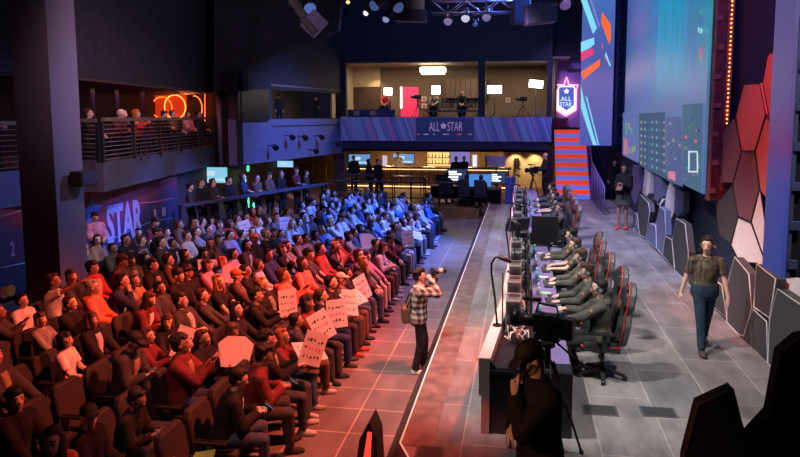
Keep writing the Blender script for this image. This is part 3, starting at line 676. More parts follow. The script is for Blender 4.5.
# ---- left rear windows room
p0, p1 = pl(272, 118, MA, MB_), pl(341, 118, MA, MB_)
vwall('wall_rear_room', (p0.x-2.2, p0.y+1.0), (p1.x-2.0, p1.y+.3), 3.6, 5.6, .1, mat('rear_room_wall', (.14, .11, .09), .8, var=.2))
mb = MB(); mb.prism([(p0.x, p0.y, 5.35), (p1.x, p1.y, 5.35), (p1.x-2.2, p1.y+.5, 5.35), (p0.x-2.4, p0.y+1, 5.35)], (0, 0, .06)); struct(mb.build('ceiling_rear_room', CRM))
mb = MB(); mb.prism([(p0.x, p0.y, 3.7), (p1.x, p1.y, 3.7), (p1.x-2.2, p1.y+.5, 3.7), (p0.x-2.4, p0.y+1, 3.7)], (0, 0, .06)); struct(mb.build('floor_rear_room', WOOD))
def flat(name, pxs, A, B, m, lab, cat, th=.06, off=.05):
    n = V((-(B[1]-A[1]), B[0]-A[0], 0)).normalized(); pts = [pl(a, b, A, B) for a, b in pxs]
    nn = -n if n.x < 0 else n
    mb = MB(); mb.prism([q+nn*off for q in pts], -nn*th); o = mb.build(name, m); return tag(o, lab, cat)
flat('wall_black_rect', [(236, 89.5), (267, 89.5), (267, 121), (236, 121)], MA, MB_, mat('screen_off', (.006, .006, .008), .3), 'large flat black rectangle on the left rear wall', 'screen', .08, .09)  # flat black rectangle set on the wall
for i, (px, py, w_) in enumerate(((268, 146, 4), (285, 136, 5), (298, 136.5, 5), (315, 136, 3), (331, 143, 3), (309, 150, 2))):
    A2 = pl(px, py, MA, MB_); t = empty('stage_lamp', A2+V((.3, -.1, 0)), 0, 'small dark lamp fixed to the blue fascia, %s from the left' % ('first', 'second', 'third', 'fifth', 'sixth', 'fourth')[i], 'lamp', 'small lamps on the blue fascia')
    mb = MB(); mb.cyl((0, 0, 0), (.12, -.1, -.08), .1, .12); mb.build('lamp_housing', BLK, t); mb = MB(); mb.cyl((-.32, .1, .02), (0, 0, 0), .02); mb.build('bracket', BLK, t)
# ------------------------------------------------------------------ stairs, shield wall, LED walls
RRED = mat('stair_red_band', (.75, .05, .02), .4, emit=(1, .07, .02), es=.55, var=0); RBLU = mat('stair_blue_band', (.2, .26, .7), .4, emit=(.16, .22, .8), es=.4, var=0)
xs0, xs1 = PY(556, 150, 30).x, PY(590, 185, 29).x
stair = empty('staircase', (xs0, 28.8, ST), 0, 'tall staircase with alternating red and blue bands at the stage end', 'stairs')
NS = 16
for i in range(NS):
    z0 = i*.184; y0 = i*.2; mb = MB(); mb.box(((xs1-xs0)/2, y0+.13, z0+.092), (xs1-xs0, .30, .184)); mb.build('step', RRED if i % 2 else RBLU, stair)
mb = MB(); mb.prism([(xs1-xs0+.02, 0, 0), (xs1-xs0+.02, 3.3, 0), (xs1-xs0+.02, 3.3, 3.1), (xs1-xs0+.02, .1, .25)], (.12, 0, 0)); mb.build('stringer', mat('stringer_violet', (.10, .08, .3), .5), stair)
mb = MB(); mb.box(((xs1-xs0)/2, 3.9, 2.7), (xs1-xs0, 1.4, .4)); mb.build('landing', mat('landing_dark', (.03, .03, .08), .6), stair)
PUR = mat('violet_wall_paint', (.30, .20, .52), .6, var=.06, scale=1.5)
xp0, xp1 = PY(553, 90, 32.4).x, PY(582, 90, 32.4).x
mb = MB(); mb.box(((xp0+xp1)/2, 32.5, 5.3), (xp1-xp0, .15, 3.4)); o = mb.build('wall_violet', PUR); struct(o)
mb = MB(); mb.box((PY(550, 90, 31).x, 31.3, 6.0), (.16, .8, 11)); struct(mb.build('trim_1', DKW))
YSH = 32.35
def SP(px, py): return PY(px, py, YSH)
NP = emat('shield_neon_pink', (1, .2, .28), 5); NW = emat('shield_neon_white', (1, .8, .85), 3)
sh_ = empty('neon_shield_sign', SP(567, 95), 0, 'pink and white neon shield with a star above the stairs', 'neon sign')
S_ = lambda x, y: SP(548+x/7.61, 60+y/7.61)
outer = [S_(*q) for q in ((140, 130), (152, 165), (158, 190), (228, 192), (214, 225), (212, 350), (212, 380), (135, 425), (65, 380), (68, 350), (66, 225), (52, 192), (124, 190), (128, 165))]
inner = [S_(*q) for q in ((85, 205), (196, 205), (194, 350), (140, 388), (84, 350))]
mb = MB(); mb.prism(inner, (0, .03, 0)); rel(mb.build('shield_plate', mat('shield_blue', (.05, .10, .35), .5, emit=(.08, .14, .5), es=.5, var=0)), sh_)
mb = MB(); mb.tube([q+V((0, -.06, 0)) for q in outer], .028, n=6, closed=True); rel(mb.build('outer_outline', NP), sh_)
mb = MB(); mb.tube([S_(*q)+V((0, -.06, 0)) for q in ((76, 350), (76, 372), (135, 408), (202, 372), (202, 350), (140, 392))], .035, n=6, closed=True); rel(mb.build('lower_chevron', NW), sh_)
mb = MB(); mb.tube([S_(*q)+V((0, -.06, 0)) for q in ((78, 350), (78, 215), (90, 202), (192, 202), (202, 215), (202, 350))], .022, n=6); rel(mb.build('inner_outline', NW), sh_)
mb = MB(); mb.prism([q+V((0, -.05, 0)) for q in star(S_(140, 238), .13, V((1, 0, 0)), V((0, 0, 1)))], (0, .02, 0)); rel(mb.build('star', NW), sh_)
ft_('ALL', 560.5, 571.5, 96.5, 101, YSH-.06, emat('shield_letters', (.55, .7, 1), 1.2), sh_, bold=.02)
ft_('STAR', 559.8, 572, 102, 106.5, YSH-.06, emat('shield_letters2', (.55, .7, 1), 1.2), sh_, bold=.02)
pb('shelf_lamp', 567, 69, 581, 70.5, 32.2, .15, BLK, 'dark slim lamp bar above the neon shield', 'lamp')
# ---- banner screen behind the stairs
YL = 28.4
k = NT('tall_screen_picture', .4); s = k.xyz(); g = k.ramp(k.n('MapRange', {0: s[2], 1: 2.8, 2: 9}).outputs[0], [(0, (.09, .12, .55)), (.45, (.20, .18, .55)), (.6, (.10, .13, .50)), (1, (.08, .2, .6))]); k.emit(g, .75)
p, q = PY(580, 120, YL), PY(612, 120, YL)
zb1, zb2 = PY(589, 145.5, YL).z, PY(614, 149.5, YL).z
mb = MB(); mb.box(((p.x+q.x)/2, YL, (zb1+9.5)/2), (q.x-p.x, .12, 9.5-zb1)); ts = mb.build('led_screen', k.m); tag(ts, 'tall violet LED screen with slanted orange and cyan bars beside the stairs', 'screen')
def bar(pts, m, nm):
    mb = MB(); mb.prism([PY(a, b, YL-.08) for a, b in pts], (0, .012, 0)); mb.build(nm, m, ts)
CY = emat('led_cyan', (.25, .75, 1), .95); OR = emat('led_orange', (1, .16, .04), .95); PK = emat('led_pink', (.95, .06, .22), .8)
bar([(581, 0), (587, 0), (597, 28), (593, 34)], CY, 'cyan_bar'); bar([(602, 12), (611, 25), (611, 40), (609, 44), (601, 22)], OR, 'orange_bar')
bar([(581, 42), (594, 37.5), (594.5, 44), (590, 48), (581, 52)], CY, 'cyan_bar'); bar([(581, 52), (593, 48), (594, 54), (581, 61)], PK, 'pink_bar'); bar([(581, 72), (600, 59), (600, 66), (583, 80)], OR, 'orange_bar')
bar([(602, 42), (603.5, 48), (601.5, 50)], PK, 'pink_bar'); bar([(606, 52), (611, 66), (609.5, 66), (605, 55)], CY, 'cyan_bar'); bar([(604.5, 54), (606.5, 59), (605, 61)], PK, 'pink_bar')
bar([(581, 85), (584, 100), (593, 133), (597, 145), (593, 145), (581, 108)], CY, 'cyan_bar'); bar([(585.5, 96), (598, 145), (599.2, 145), (587, 97)], CY, 'cyan_bar')
bar([(590, 0), (592, 0), (600, 25), (599, 28)], emat('led_violet', (.3, .3, .9), .7), 'violet_bar')
tr = empty('lighting_truss', (q.x+.3, YL, 3), 0, 'upright dark blue truss strip between the two screens', 'truss')
def uptruss(t, w_, h_, m, step=.5):
    for x_ in (-w_/2, w_/2):
        for y_ in (-w_/2, w_/2):
            mb = MB(); mb.cyl((x_, y_, 0), (x_, y_, h_), .03, n=8); mb.build('chord', m, t)
    mb = MB(); n_ = int(h_/step)
    for i in range(n_):
        z = i*step; s_ = 1 if i % 2 else -1
        for y_ in (-w_/2, w_/2): mb.cyl((-w_/2*s_, y_, z), (w_/2*s_, y_, z+step), .016, n=6); mb.cyl((-w_/2, y_, z), (w_/2, y_, z), .016, n=6)
    mb.build('bracing', m, t)
uptruss(tr, .3, 6.5, mat('truss_dark_blue', (.03, .05, .16), .5, .3))
mb = MB(); mb.box((0, .35, 3), (.46, .1, 6.6)); mb.build('drape', mat('truss_drape', (.012, .02, .09), .9), tr)

# ---- main LED screen
SA, SB = (4.25, 28.4), (3.71, 14.0)
def SS(px, py): return pl(px, py, SA, SB)
L_ = sqrt((SA[0]-SB[0])**2+(SA[1]-SB[1])**2); ud = V((SB[0]-SA[0], SB[1]-SA[1], 0)).normalized(); sn = V((-1, 0, 0)) - ud*V((-1, 0, 0)).dot(ud); sn.normalize()
k = NT('game_picture', .35); s = k.xyz()                 # local x = along, z = up
u_, v_ = k.math('MULTIPLY', s[0], 1/L_), k.math('MULTIPLY', s[2], 1/7.6)
n = k.n('TexNoise', {'Vector': k.n('Mapping', {0: k.tc.outputs['Object'], 'Scale': (.5, 1, .25)}).outputs[0], 'Scale': 1.0, 'Detail': 5, 'Roughness': .6}).outputs['Fac']
uu = k.math('ADD', u_, k.math('MULTIPLY', k.math('SUBTRACT', n, .5), .35))
c1 = k.ramp(uu, [(0, (.10, .13, .50)), (.3, (.13, .17, .55)), (.52, (.07, .22, .62)), (.56, (.02, .40, .78)), (.8, (.03, .40, .75)), (.9, (.07, .25, .6)), (1, (.03, .4, .55))])
low = k.ramp(k.math('ADD', v_, k.math('MULTIPLY', n, .1)), [(.30, (1, 1, 1)), (.42, (0, 0, 0))]); c1 = k.mix(k.n('Mix', data_type='RGBA').outputs[2] if False else low, c1, (.16, .2, .5))
n2 = k.n('TexNoise', {'Vector': k.n('Mapping', {0: k.tc.outputs['Object'], 'Scale': (1.2, 1, .35), 'Location': (3, 0, 2)}).outputs[0], 'Scale': 1.6, 'Detail': 6, 'Roughness': .7}).outputs['Fac']
c2 = k.mix(k.ramp(n2, [(.52, (0, 0, 0)), (.56, (.6, .6, .6)), (.60, (.1, .1, .1)), (.66, (.6, .6, .6))]), c1, (.02, .30, .36))
glow = k.ramp(k.math('ABSOLUTE', k.math('MULTIPLY', k.math('SUBTRACT', v_, .41), 8)), [(0, (.5, .5, .5)), (1, (0, 0, 0))])  # light reflected on the screen, painted in as a pale band
gl2 = k.ramp(u_, [(.1, (1, 1, 1)), (.75, (.1, .1, .1))]); gm = k.n('Mix', data_type='RGBA', blend_type='MULTIPLY'); gm.inputs[0].default_value = 1; k.t.links.new(glow, gm.inputs[6]); k.t.links.new(gl2, gm.inputs[7])
c3 = k.mix(gm.outputs[2], c2, (.62, .58, .72)); k.emit(c3, .66)
scr = empty('main_screen', (SA[0], SA[1], 2.55), atan2(ud.y, ud.x), 'giant LED screen showing the strategy game high above the stage', 'screen')
mb = MB(); mb.box((L_/2, .02, 3.8), (L_, .05, 7.6)); 
ms = mb.build('picture', k.m, scr)
mb = MB(); mb.box((L_/2, .16, 3.8), (L_+.02, .2, 7.64)); mb.build('panel_frame', PLAS, scr)
Ms = Matrix.Translation((SA[0], SA[1], 2.55)) @ Matrix.Rotation(atan2(ud.y, ud.x), 4, 'Z'); Mi = Ms.inverted()
sgn = 1 if (Mi @ V((0, 0, H))).y > 0 else -1
for o_, yy in ((ms, .02), (bpy.data.objects['panel_frame'], -.0)): pass
def sq(name, pts, m, lift=.0, par=None):
    P_ = [Mi @ SS(a, b) for a, b in pts]
    mb = MB(); mb.prism([V((q.x, sgn*(.06+lift), q.z)) for q in P_], (0, -sgn*.01, 0)); return mb.build(name, m, par or ms)
UI = emat('ui_dark_teal', (.055, .12, .24), .7); UI2 = emat('ui_blue', (.10, .2, .5), .6); UIL = emat('ui_line', (.25, .45, .6), .6)
UIG = emat('ui_green', (.10, .55, .4), .6); UIR = emat('ui_red', (.85, .15, .25), .8); UIY = emat('ui_yellow', (.5, .5, .2), .6)
sq('score_strip', [(624, 113), (640, 113), (640, 163), (624, 155)], emat('ui_violet_blue', (.15, .2, .5), .7))
sq('score_table', [(641, 113.5), (667, 112), (668, 179), (641, 165)], UI)
sq('info_panel', [(669, 117), (684, 117), (685, 187), (669, 180)], emat('ui_slate', (.10, .14, .32), .75))
mp_ = sq('map_panel', [(685, 105), (705, 103), (703.5, 193), (686, 184)], emat('ui_map', (.07, .17, .28), .7))
rr = random.Random(5)
for i in range(7):
    for j, (xx, m) in enumerate(((646.5, UIL), (651, UI2), (654, UIG if i % 2 else UIL), (658.5, UIL), (663, UI2), (666, UIY), (642.7, UIY))):
        y_ = 121+i*6.6+(xx-641)*(.06*i); sq('table_mark', [(xx, y_), (xx+1.4, y_), (xx+1.4, y_+2.6), (xx, y_+2.6)], m, .012)
for i in range(26):
    xx = rr.uniform(687, 701); y_ = rr.uniform(116, 180); w_ = rr.uniform(1, 3); sq('map_mark', [(xx, y_), (xx+w_, y_+.5), (xx+w_, y_+w_*1.6), (xx, y_+w_*1.4)], [UI2, UIL, emat('ui_olive', (.2, .3, .2), .7), UIR, UI2, emat('ui_deep', (.04, .1, .3), .7)][i % 6], .012)
for a in ((692, 151, 701.5, 152.4), (692, 171, 701.5, 172.5), (692, 151, 693, 172), (700.7, 152, 701.6, 172.5)): sq('map_frame', [(a[0], a[1]), (a[2], a[1]), (a[2], a[3]), (a[0], a[3])], emat('ui_white', (.7, .85, .9), .9), .02)
sq('red_badge', [(626, 138), (629, 140), (629, 155), (625.5, 154)], UIR, .012); sq('red_badge', [(671, 171), (678, 172), (678, 181), (671, 178)], emat('ui_pink', (.8, .25, .4), .8), .012)
for i in range(9): xx = 626+rr.uniform(0, 12); y_ = rr.uniform(117, 150); sq('strip_mark', [(xx, y_), (xx+1.6, y_), (xx+1.6, y_+6), (xx, y_+6)], [UIG, UIY, UIL][i % 3], .012)
for i in range(8): xx = 670+rr.uniform(0, 12); y_ = rr.uniform(120, 165); sq('panel_mark', [(xx, y_), (xx+1.5, y_), (xx+1.5, y_+3), (xx, y_+3)], [UI2, UIL, UIY][i % 3], .012)
for i in range(8): xx = 701+rr.uniform(0, 3); y_ = rr.uniform(2, 60); sq('side_mark', [(xx, y_), (xx+1.6, y_), (xx+1.6, y_+5), (xx, y_+5)], [UIG, UIY, UIR, CY][i % 4], .012)
# ---- near end of the screen: rear of the LED cabinets, red lit, with a line of orange bulbs
en = empty('led_cabinet_stack', (3.74, 13.78, 2.45), 0, 'red-lit open rear frame of LED cabinets at the near end of the screen', 'led cabinet')
xe = PY(731, 100, 13.8).x-3.72
mb = MB(); mb.box((.02+.15, .1, 4), (.32, .2, 8)); mb.build('cabinet', mat('led_back_red_lit', (.10, .02, .02), .5, var=.3), en)  # red light put into the colour of the cabinet back
RLIT = mat('led_frame_red_lit', (.28, .12, .1), .45, .3)  # frame metal carries the same painted red light
mb = MB(); mb.box((.02, -.02, 4), (.04, .04, 8)); mb.box((.33, -.02, 4), (.04, .04, 8)); mb.build('frame_rail', RLIT, en)
for i in range(14):
    z = .2+i*.57; mb = MB(); mb.box((.08+.03*(i % 2), -.03, z), (.12, .05, .1)); mb.build('latch', RLIT, en); mb = MB(); mb.box((.26, -.03, z+.2), (.06, .05, .16)); mb.build('latch', RLIT, en)
mb = MB(); mb.box((xe-.1, .0, 4.2), (.1, .06, 8)); mb.build('bulb_rail', mat('bulb_rail_red', (.25, .03, .02), .5), en)
for i in range(62):
    mb = MB(); mb.sph((xe-.1, -.05, .45+i*.085), .017, seg=8, rings=6); mb.build('bulb', emat('bulb_orange', (1, .25, .05), 6), en)
# ---- hexagonal relief wall
HW = mat('hex_white', (.72, .68, .68), .6, var=.06); HG = mat('hex_grey', (.045, .046, .050), .6, var=.1, scale=20, bump=.1); HD = mat('hex_dark', (.05, .035, .04), .6, var=.1); HR = mat('hex_red_lit', (.45, .13, .11), .6, var=.08); HM = mat('hex_maroon_lit', (.15, .07, .08), .6, var=.1); HB = mat('hex_steel_blue', (.12, .14, .26), .5, var=.1)  # red light put into the HR and HM panel colours
EDG = mat('hex_lit_edge', (.5, .5, .52), .4, var=0)  # lit near side faces painted as pale lines along the edges
def hexp(pts, X, m, lab, edge=None, th=.14, grp=None, floor=False):
    P_ = [PX(a, b, X) for a, b in pts]
    for q in P_:
        if floor: q.z = max(q.z, ST+.002)
    c = sum(P_, V())/len(P_); base = V((X, c.y, min(q.z for q in P_)))
    t = empty('hexagonal_panel', base, 0, lab, 'wall panel', grp)
    mb = MB(); mb.prism([q-base for q in P_], (th, 0, 0)); mb.build('panel_face', m, t)
    if edge:
        mb = MB(); mb.tube([q-base+V((-.004, 0, 0)) for q in P_], .010, n=5, closed=True); mb.build('edge_line', edge, t)
    return t
U = [([(744, 84), (760, 83), (766, 114), (755, 151), (742, 151), (736, 116)], HR, 'upper red-lit hexagonal wall panel just under the dark blue gap'),
     ([(768, 55), (790, 40), (790, 150), (770, 120), (763, 83)], HR, 'red-lit hexagonal wall panel touching the near LED screen at the top'),
     ([(735, 117), (741.5, 152), (733, 183), (722, 182), (722, 130)], HM, 'dull red-lit hexagonal wall panel beside the line of bulbs'),
     ([(742, 152), (755, 152.5), (759.5, 189), (751, 222), (738.5, 216), (733, 184)], HM, 'dark red-lit hexagonal wall panel in the middle of the relief'),
     ([(755.8, 151), (766.5, 116), (790, 150), (790, 200), (766, 228), (760.5, 189)], HR, 'bright red-lit hexagonal wall panel behind the near LED screen'),
     ([(738.5, 217.5), (751.3, 223.2), (771, 278), (757, 263), (740, 262), (731.5, 245)], HW, 'white hexagonal wall panel right above the big grey one'),
     ([(752, 222), (760, 190), (790, 228), (790, 275), (771, 277)], HW, 'pale pink hexagonal wall panel half behind the near LED screen'),
     ([(715, 204.6), (733, 184), (738, 217), (731, 244), (720, 235)], HG, 'grey hexagonal wall panel above the walking man'),
     ([(772, 279), (800, 276), (830, 300), (830, 325), (800, 303), (779, 289)], HW, 'pale low panel under the near LED screen')]
for i, (pts, m, lab) in enumerate(U): hexp(pts, 3.95 if i not in (8,) else 3.8, m, lab, edge=mat('hex_seam', (.01, .01, .012), .7, var=0))
Lw = [([(728, 283), (735, 257), (749, 274), (752, 308), (744, 336), (738, 345), (727, 322)], HG, 'tall grey pointed hexagonal panel standing behind the walking man'),
      ([(757, 264), (776, 279), (770, 318), (754, 307)], HD, 'dark maroon panel set back between two grey hexagonal panels'),
      ([(744, 337), (753.5, 309), (767, 322), (768, 363), (743, 340)], HG, 'short grey hexagonal panel at the foot of the maroon one'),
      ([(770, 319), (778, 289), (800, 304), (830, 330), (830, 430), (777, 374), (768, 363)], HG, 'wide grey hexagonal panel nearest the right edge of the picture'),
      ([(640.5, 194.4), (648.6, 203), (650, 212), (646, 238), (640.3, 235), (637, 222)], HG, 'tall grey pointed panel near the far end of the panel row'),
      ([(650, 223), (656, 226), (656.5, 249), (646.5, 240), (647, 234)], HB, 'low slate panel between two tall pointed ones'),
      ([(660, 206.4), (665, 211), (666, 235), (662.5, 255), (656.5, 248), (656.5, 222)], HB, 'tall violet-tinted pointed panel in the middle of the row'),
      ([(665.6, 236), (672, 240), (674.4, 268), (663, 256)], HG, 'low grey panel right of the violet-tinted one'),
      ([(676.6, 218.5), (685.3, 224), (688.6, 252), (688, 285), (675, 270), (672.5, 240)], HG, 'tall grey pointed panel left of the walking man'),
      ([(634, 212), (638, 216), (639.5, 234), (633, 228)], HB, 'small slate panel at the far end beside the standing woman'),
      ([(689, 262), (697, 268), (722, 285), (727, 318), (700, 297), (688, 286)], HG, 'grey hexagonal panel mostly hidden behind the walking man')]
for pts, m, lab in Lw: hexp(pts, 3.6, m, lab, EDG, floor=True)
Md = [([(644.7, 168), (650, 174), (649, 193), (646, 197), (642.5, 193)], HW, 'small pale panel high beneath the far end of the screen'),
      ([(669.5, 181), (675, 188), (674, 213), (669.5, 222), (664, 215), (666, 196)], HW, 'white hexagonal panel beneath the middle of the screen'),
      ([(655, 174), (662, 179), (663, 196), (659, 205), (654, 198)], HB, 'steel-blue panel beneath the screen between two pale ones'),
      ([(676, 188), (684, 193), (683, 212), (677, 217), (674.5, 210)], HB, 'steel-blue panel beneath the near part of the screen'),
      ([(633, 165), (639, 168), (640, 190), (635, 205), (631, 195)], HB, 'tall blue panel behind the standing woman'),
      ([(651, 196), (655, 200), (653, 221), (650, 221)], HD, 'narrow dark panel between the slate and the steel-blue ones'),
      ([(657, 204), (661, 197), (664, 200), (660, 206)], HW, 'tiny pale panel tip above the violet-tinted panel')]
for pts, m, lab in Md: hexp(pts, 3.95, m, lab)
def hexy(pts, Y, m, lab, th=.12):
    P_ = [PY(a, b, Y) for a, b in pts]
    for q in P_: q.z = max(q.z, ST+.002)
    zz_ = min(q.z for q in P_); c = sum(P_, V())/len(P_); base = V((c.x, Y, zz_)); t = empty('hexagonal_panel', base, 0, lab, 'wall panel')
    mb = MB(); mb.prism([q-base for q in P_], (0, th, 0)); mb.build('panel_face', m, t)
    mb = MB(); mb.tube([q-base for q in P_], .009, n=5, closed=True); mb.build('edge_line', mat('hex_dark_rim', (.12, .03, .05), .5), t)
BK = mat('panel_back_black', (.010, .007, .009), .8, var=.1)
hexy([(684, 460), (698, 405), (733, 389), (746, 441), (752, 640), (684, 640)], 4.7, BK, 'dark back of a pointed hexagonal panel in the right foreground')
hexy([(746, 441), (770, 415), (781, 354), (800, 338), (840, 330), (900, 400), (900, 680), (746, 680)], 4.4, BK, 'large dark back of a hexagonal panel cut by the right picture edge')
# ---- near LED screen (end-on) hung over the right
L2 = empty('hanging_screen', (2.8, 7.34, 2.42), 0, 'LED screen seen end-on at the right edge with black rear hardware', 'screen')
k = NT('side_screen_picture', .4); s = k.xyz(); c = k.ramp(k.n('MapRange', {0: s[2], 1: 0, 2: 3.2}).outputs[0], [(0, (.06, .10, .55)), (.3, (.10, .12, .6)), (.45, (.3, .08, .4)), (.6, (.22, .16, .55)), (1, (.25, .2, .6))]); k.emit(c, .4)
mb = MB(); mb.box((0, .28, 3.2), (.04, .56, 6.4)); mb.build('picture', k.m, L2)
mb = MB(); mb.box((.45, .12, 3.2), (.86, .2, 6.4)); mb.build('cabinet', mat('screen_rear_black', (.006, .006, .008), .6), L2)
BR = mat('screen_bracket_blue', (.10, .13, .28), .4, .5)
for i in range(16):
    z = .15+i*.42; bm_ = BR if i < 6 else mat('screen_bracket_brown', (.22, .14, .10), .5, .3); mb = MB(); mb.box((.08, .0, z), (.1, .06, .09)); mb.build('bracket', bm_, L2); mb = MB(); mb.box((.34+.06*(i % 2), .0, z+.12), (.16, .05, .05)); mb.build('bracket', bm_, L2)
mb = MB(); mb.tube([(.22, -.01, .2), (.3, -.02, 1), (.24, -.01, 2.2), (.3, -.01, 3.5)], .015, n=6); mb.build('cable', mat('cable_grey', (.06, .06, .07), .5), L2)
mb = MB(); mb.box((.04, .0, 3.2), (.04, .03, 6.4)); mb.build('edge_rail', BR, L2)

# ------------------------------------------------------------------ overhead rig
TRM = mat('truss_aluminium', (.22, .2, .26), .35, .7)
def truss(p0, p1, w_, lab):
    p0, p1 = V(p0), V(p1); t = empty('lighting_truss', p0, atan2((p1-p0).y, (p1-p0).x), lab, 'truss'); L = (p1-p0).length
    for y_ in (-w_/2, w_/2):
        for z_ in (-w_/2, w_/2): mb = MB(); mb.cyl((0, y_, z_), (L, y_, z_), .028, n=8); mb.build('chord', TRM, t)
    mb = MB(); n_ = int(L/.45)
    for i in range(n_):
        s_ = 1 if i % 2 else -1; x0_, x1_ = i*L/n_, (i+1)*L/n_
        for y_ in (-w_/2, w_/2): mb.cyl((x0_, y_, -w_/2*s_), (x1_, y_, w_/2*s_), .014, n=6)
        for z_ in (-w_/2, w_/2): mb.cyl((x0_, -w_/2*s_, z_), (x1_, w_/2*s_, z_), .014, n=6)
    mb.build('bracing', TRM, t); return t
a, b = PY(432, 8, 20), PY(517, 2, 20); truss(a, b, .38, 'aluminium truss crossing above the rear hall, hung with round lamps')
a, b = PY(550, -2, 18), PY(566, 7, 18); truss(a, b, .3, 'short slanted truss end beside the tall violet screen')
def lampset(px, py, Y, lab, aim=(0, -.5, -.8), r=.17, lens=None):
    r *= .8; p = PY(px, py, Y); t = empty('stage_spotlight', p, 0, lab, 'stage light'); d = V(aim).normalized()
    mb = MB(); mb.cyl(V(), -d*.35, r*1.05, r*.7, n=16); mb.build('lamp_housing', BLK, t)
    mb = MB(); mb.sph(V(), (r*.95, r*.95, r*.95), seg=16, rings=10); mb.build('lens', lens or emat('lens_violet', (.5, .42, .85), .35), t)
    mb = MB(); mb.tube([V((-r*1.2, 0, 0)), V((-r*1.2, 0, r*2)), V((r*1.2, 0, r*2)), V((r*1.2, 0, 0))], .015, n=6); mb.tube([V((0, 0, r*2)), V((0, 0, r*3.5))], .02, n=6); mb.build('yoke', BLK, t)
lampset(448, 21, 19.8, 'left one of three round spotlights under the truss'); lampset(465.5, 18, 19.8, 'middle one of three round spotlights under the truss', lens=emat('lens_bright', (.75, .8, 1), .7)); lampset(486.5, 17, 19.8, 'right one of three round spotlights under the truss')
lampset(366, 13, 18, 'small bright moving lamp hanging left of the lamp cluster', (-.4, -.5, -.7), .1, emat('lens_bright2', (.8, .75, 1), 1.5)); lampset(386, 19, 18, 'moving lamp with a clear lens in the lamp cluster', (-.3, -.4, -.8), .13, emat('lens_dim', (.3, .35, .6), .8))
lampset(375, 5, 17.5, 'upper dark moving lamp in the lamp cluster', (-.6, -.3, -.6), .2, emat('lens_blue', (.1, .15, .4), .5)); lampset(398, 7, 17.5, 'dark moving lamp right of the lamp cluster', (.5, -.3, -.6), .2, emat('lens_blue', (.1, .15, .4), .5))
lampset(565, 4, 17.5, 'purple-lit round lamp next to the tall violet screen', (.4, -.5, -.6), .2, emat('lens_purple', (.25, .12, .45), .5)); lampset(475, 24, 20, 'small dark lamp hanging under the truss', (.4, -.5, -.6), .1, emat('lens_blue', (.1, .15, .4), .5))
lampset(348, 2, 18, 'tiny amber lamp at the top of the picture', (0, -.5, -.6), .07, emat('lens_amber', (1, .6, .2), 2)); lampset(310, 8, 17.6, 'blue moving lamp lit up beside the line array speaker', (.3, -.5, -.6), .22, emat('lens_blue_lit', (.15, .25, .8), .5))
def boxy(px, py, Y, size, rot, m, lab, name, cat):
    p = PY(px, py, Y); t = empty(name, p, 0, lab, cat)
    mb = MB(); mb.box((0, 0, 0), size, rot, bev=.02); mb.build('cabinet', m, t)
    mb = MB(); mb.tube([V((0, 0, size[2]/2)), V((0, 0, 11.9-p.z))], .012, n=6); mb.build('hanging_cable', BLK, t)
VIO = mat('cabinet_violet_lit', (.10, .075, .16), .6)  # violet light put into the cabinet colour
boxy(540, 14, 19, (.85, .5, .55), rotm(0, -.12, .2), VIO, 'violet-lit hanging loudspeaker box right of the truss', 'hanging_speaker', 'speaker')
boxy(520, 12, 20, (.5, .5, .7), rotm(0, 0, .3), mat('cabinet_dark', (.015, .018, .035), .6), 'dark hanging loudspeaker box at the end of the truss', 'hanging_speaker', 'speaker')
boxy(411, 16, 20, (.95, .5, .35), rotm(0, .05, 0), mat('projector_grey_blue', (.02, .022, .035), .6), 'dark blue projector box hanging left of the truss', 'projector', 'projector')
boxy(414, 6, 20.4, (.6, .5, .3), rotm(0, 0, .3), mat('cabinet_warm_lit', (.12, .08, .04), .6), 'warm-lit box above the projector left of the truss', 'hanging_speaker', 'speaker')  # warm light put into the box colour
la = empty('line_array_speaker', PY(300, 12, 16), 0, 'curved stack of line array speakers tilted over the audience', 'speaker')
q_ = [PY(288, -8, 16), PY(294, 4, 16), PY(301, 14, 16), PY(309, 24, 16)]
for i in range(5):
    c = PY(285+i*6.2, -10+i*9.0, 16)-la.location; mb = MB(); mb.box(c, (.5, .5, .2), rotm(.1, .85, .3), bev=.015); mb.box(c, (.42, .52, .12), rotm(.1, .85, .3), mi=1); mb.build('cabinet', [mat('array_black', (.02, .018, .018), .5), mat('array_grille', (.08, .06, .05), .6)], la)
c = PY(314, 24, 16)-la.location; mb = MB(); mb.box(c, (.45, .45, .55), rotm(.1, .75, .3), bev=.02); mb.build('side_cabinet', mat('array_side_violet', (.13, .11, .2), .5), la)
mb = MB(); mb.tube([V((0, 0, .1)), V((0, 0, 12-la.location.z))], .015, n=6); mb.build('hanging_cable', BLK, la)
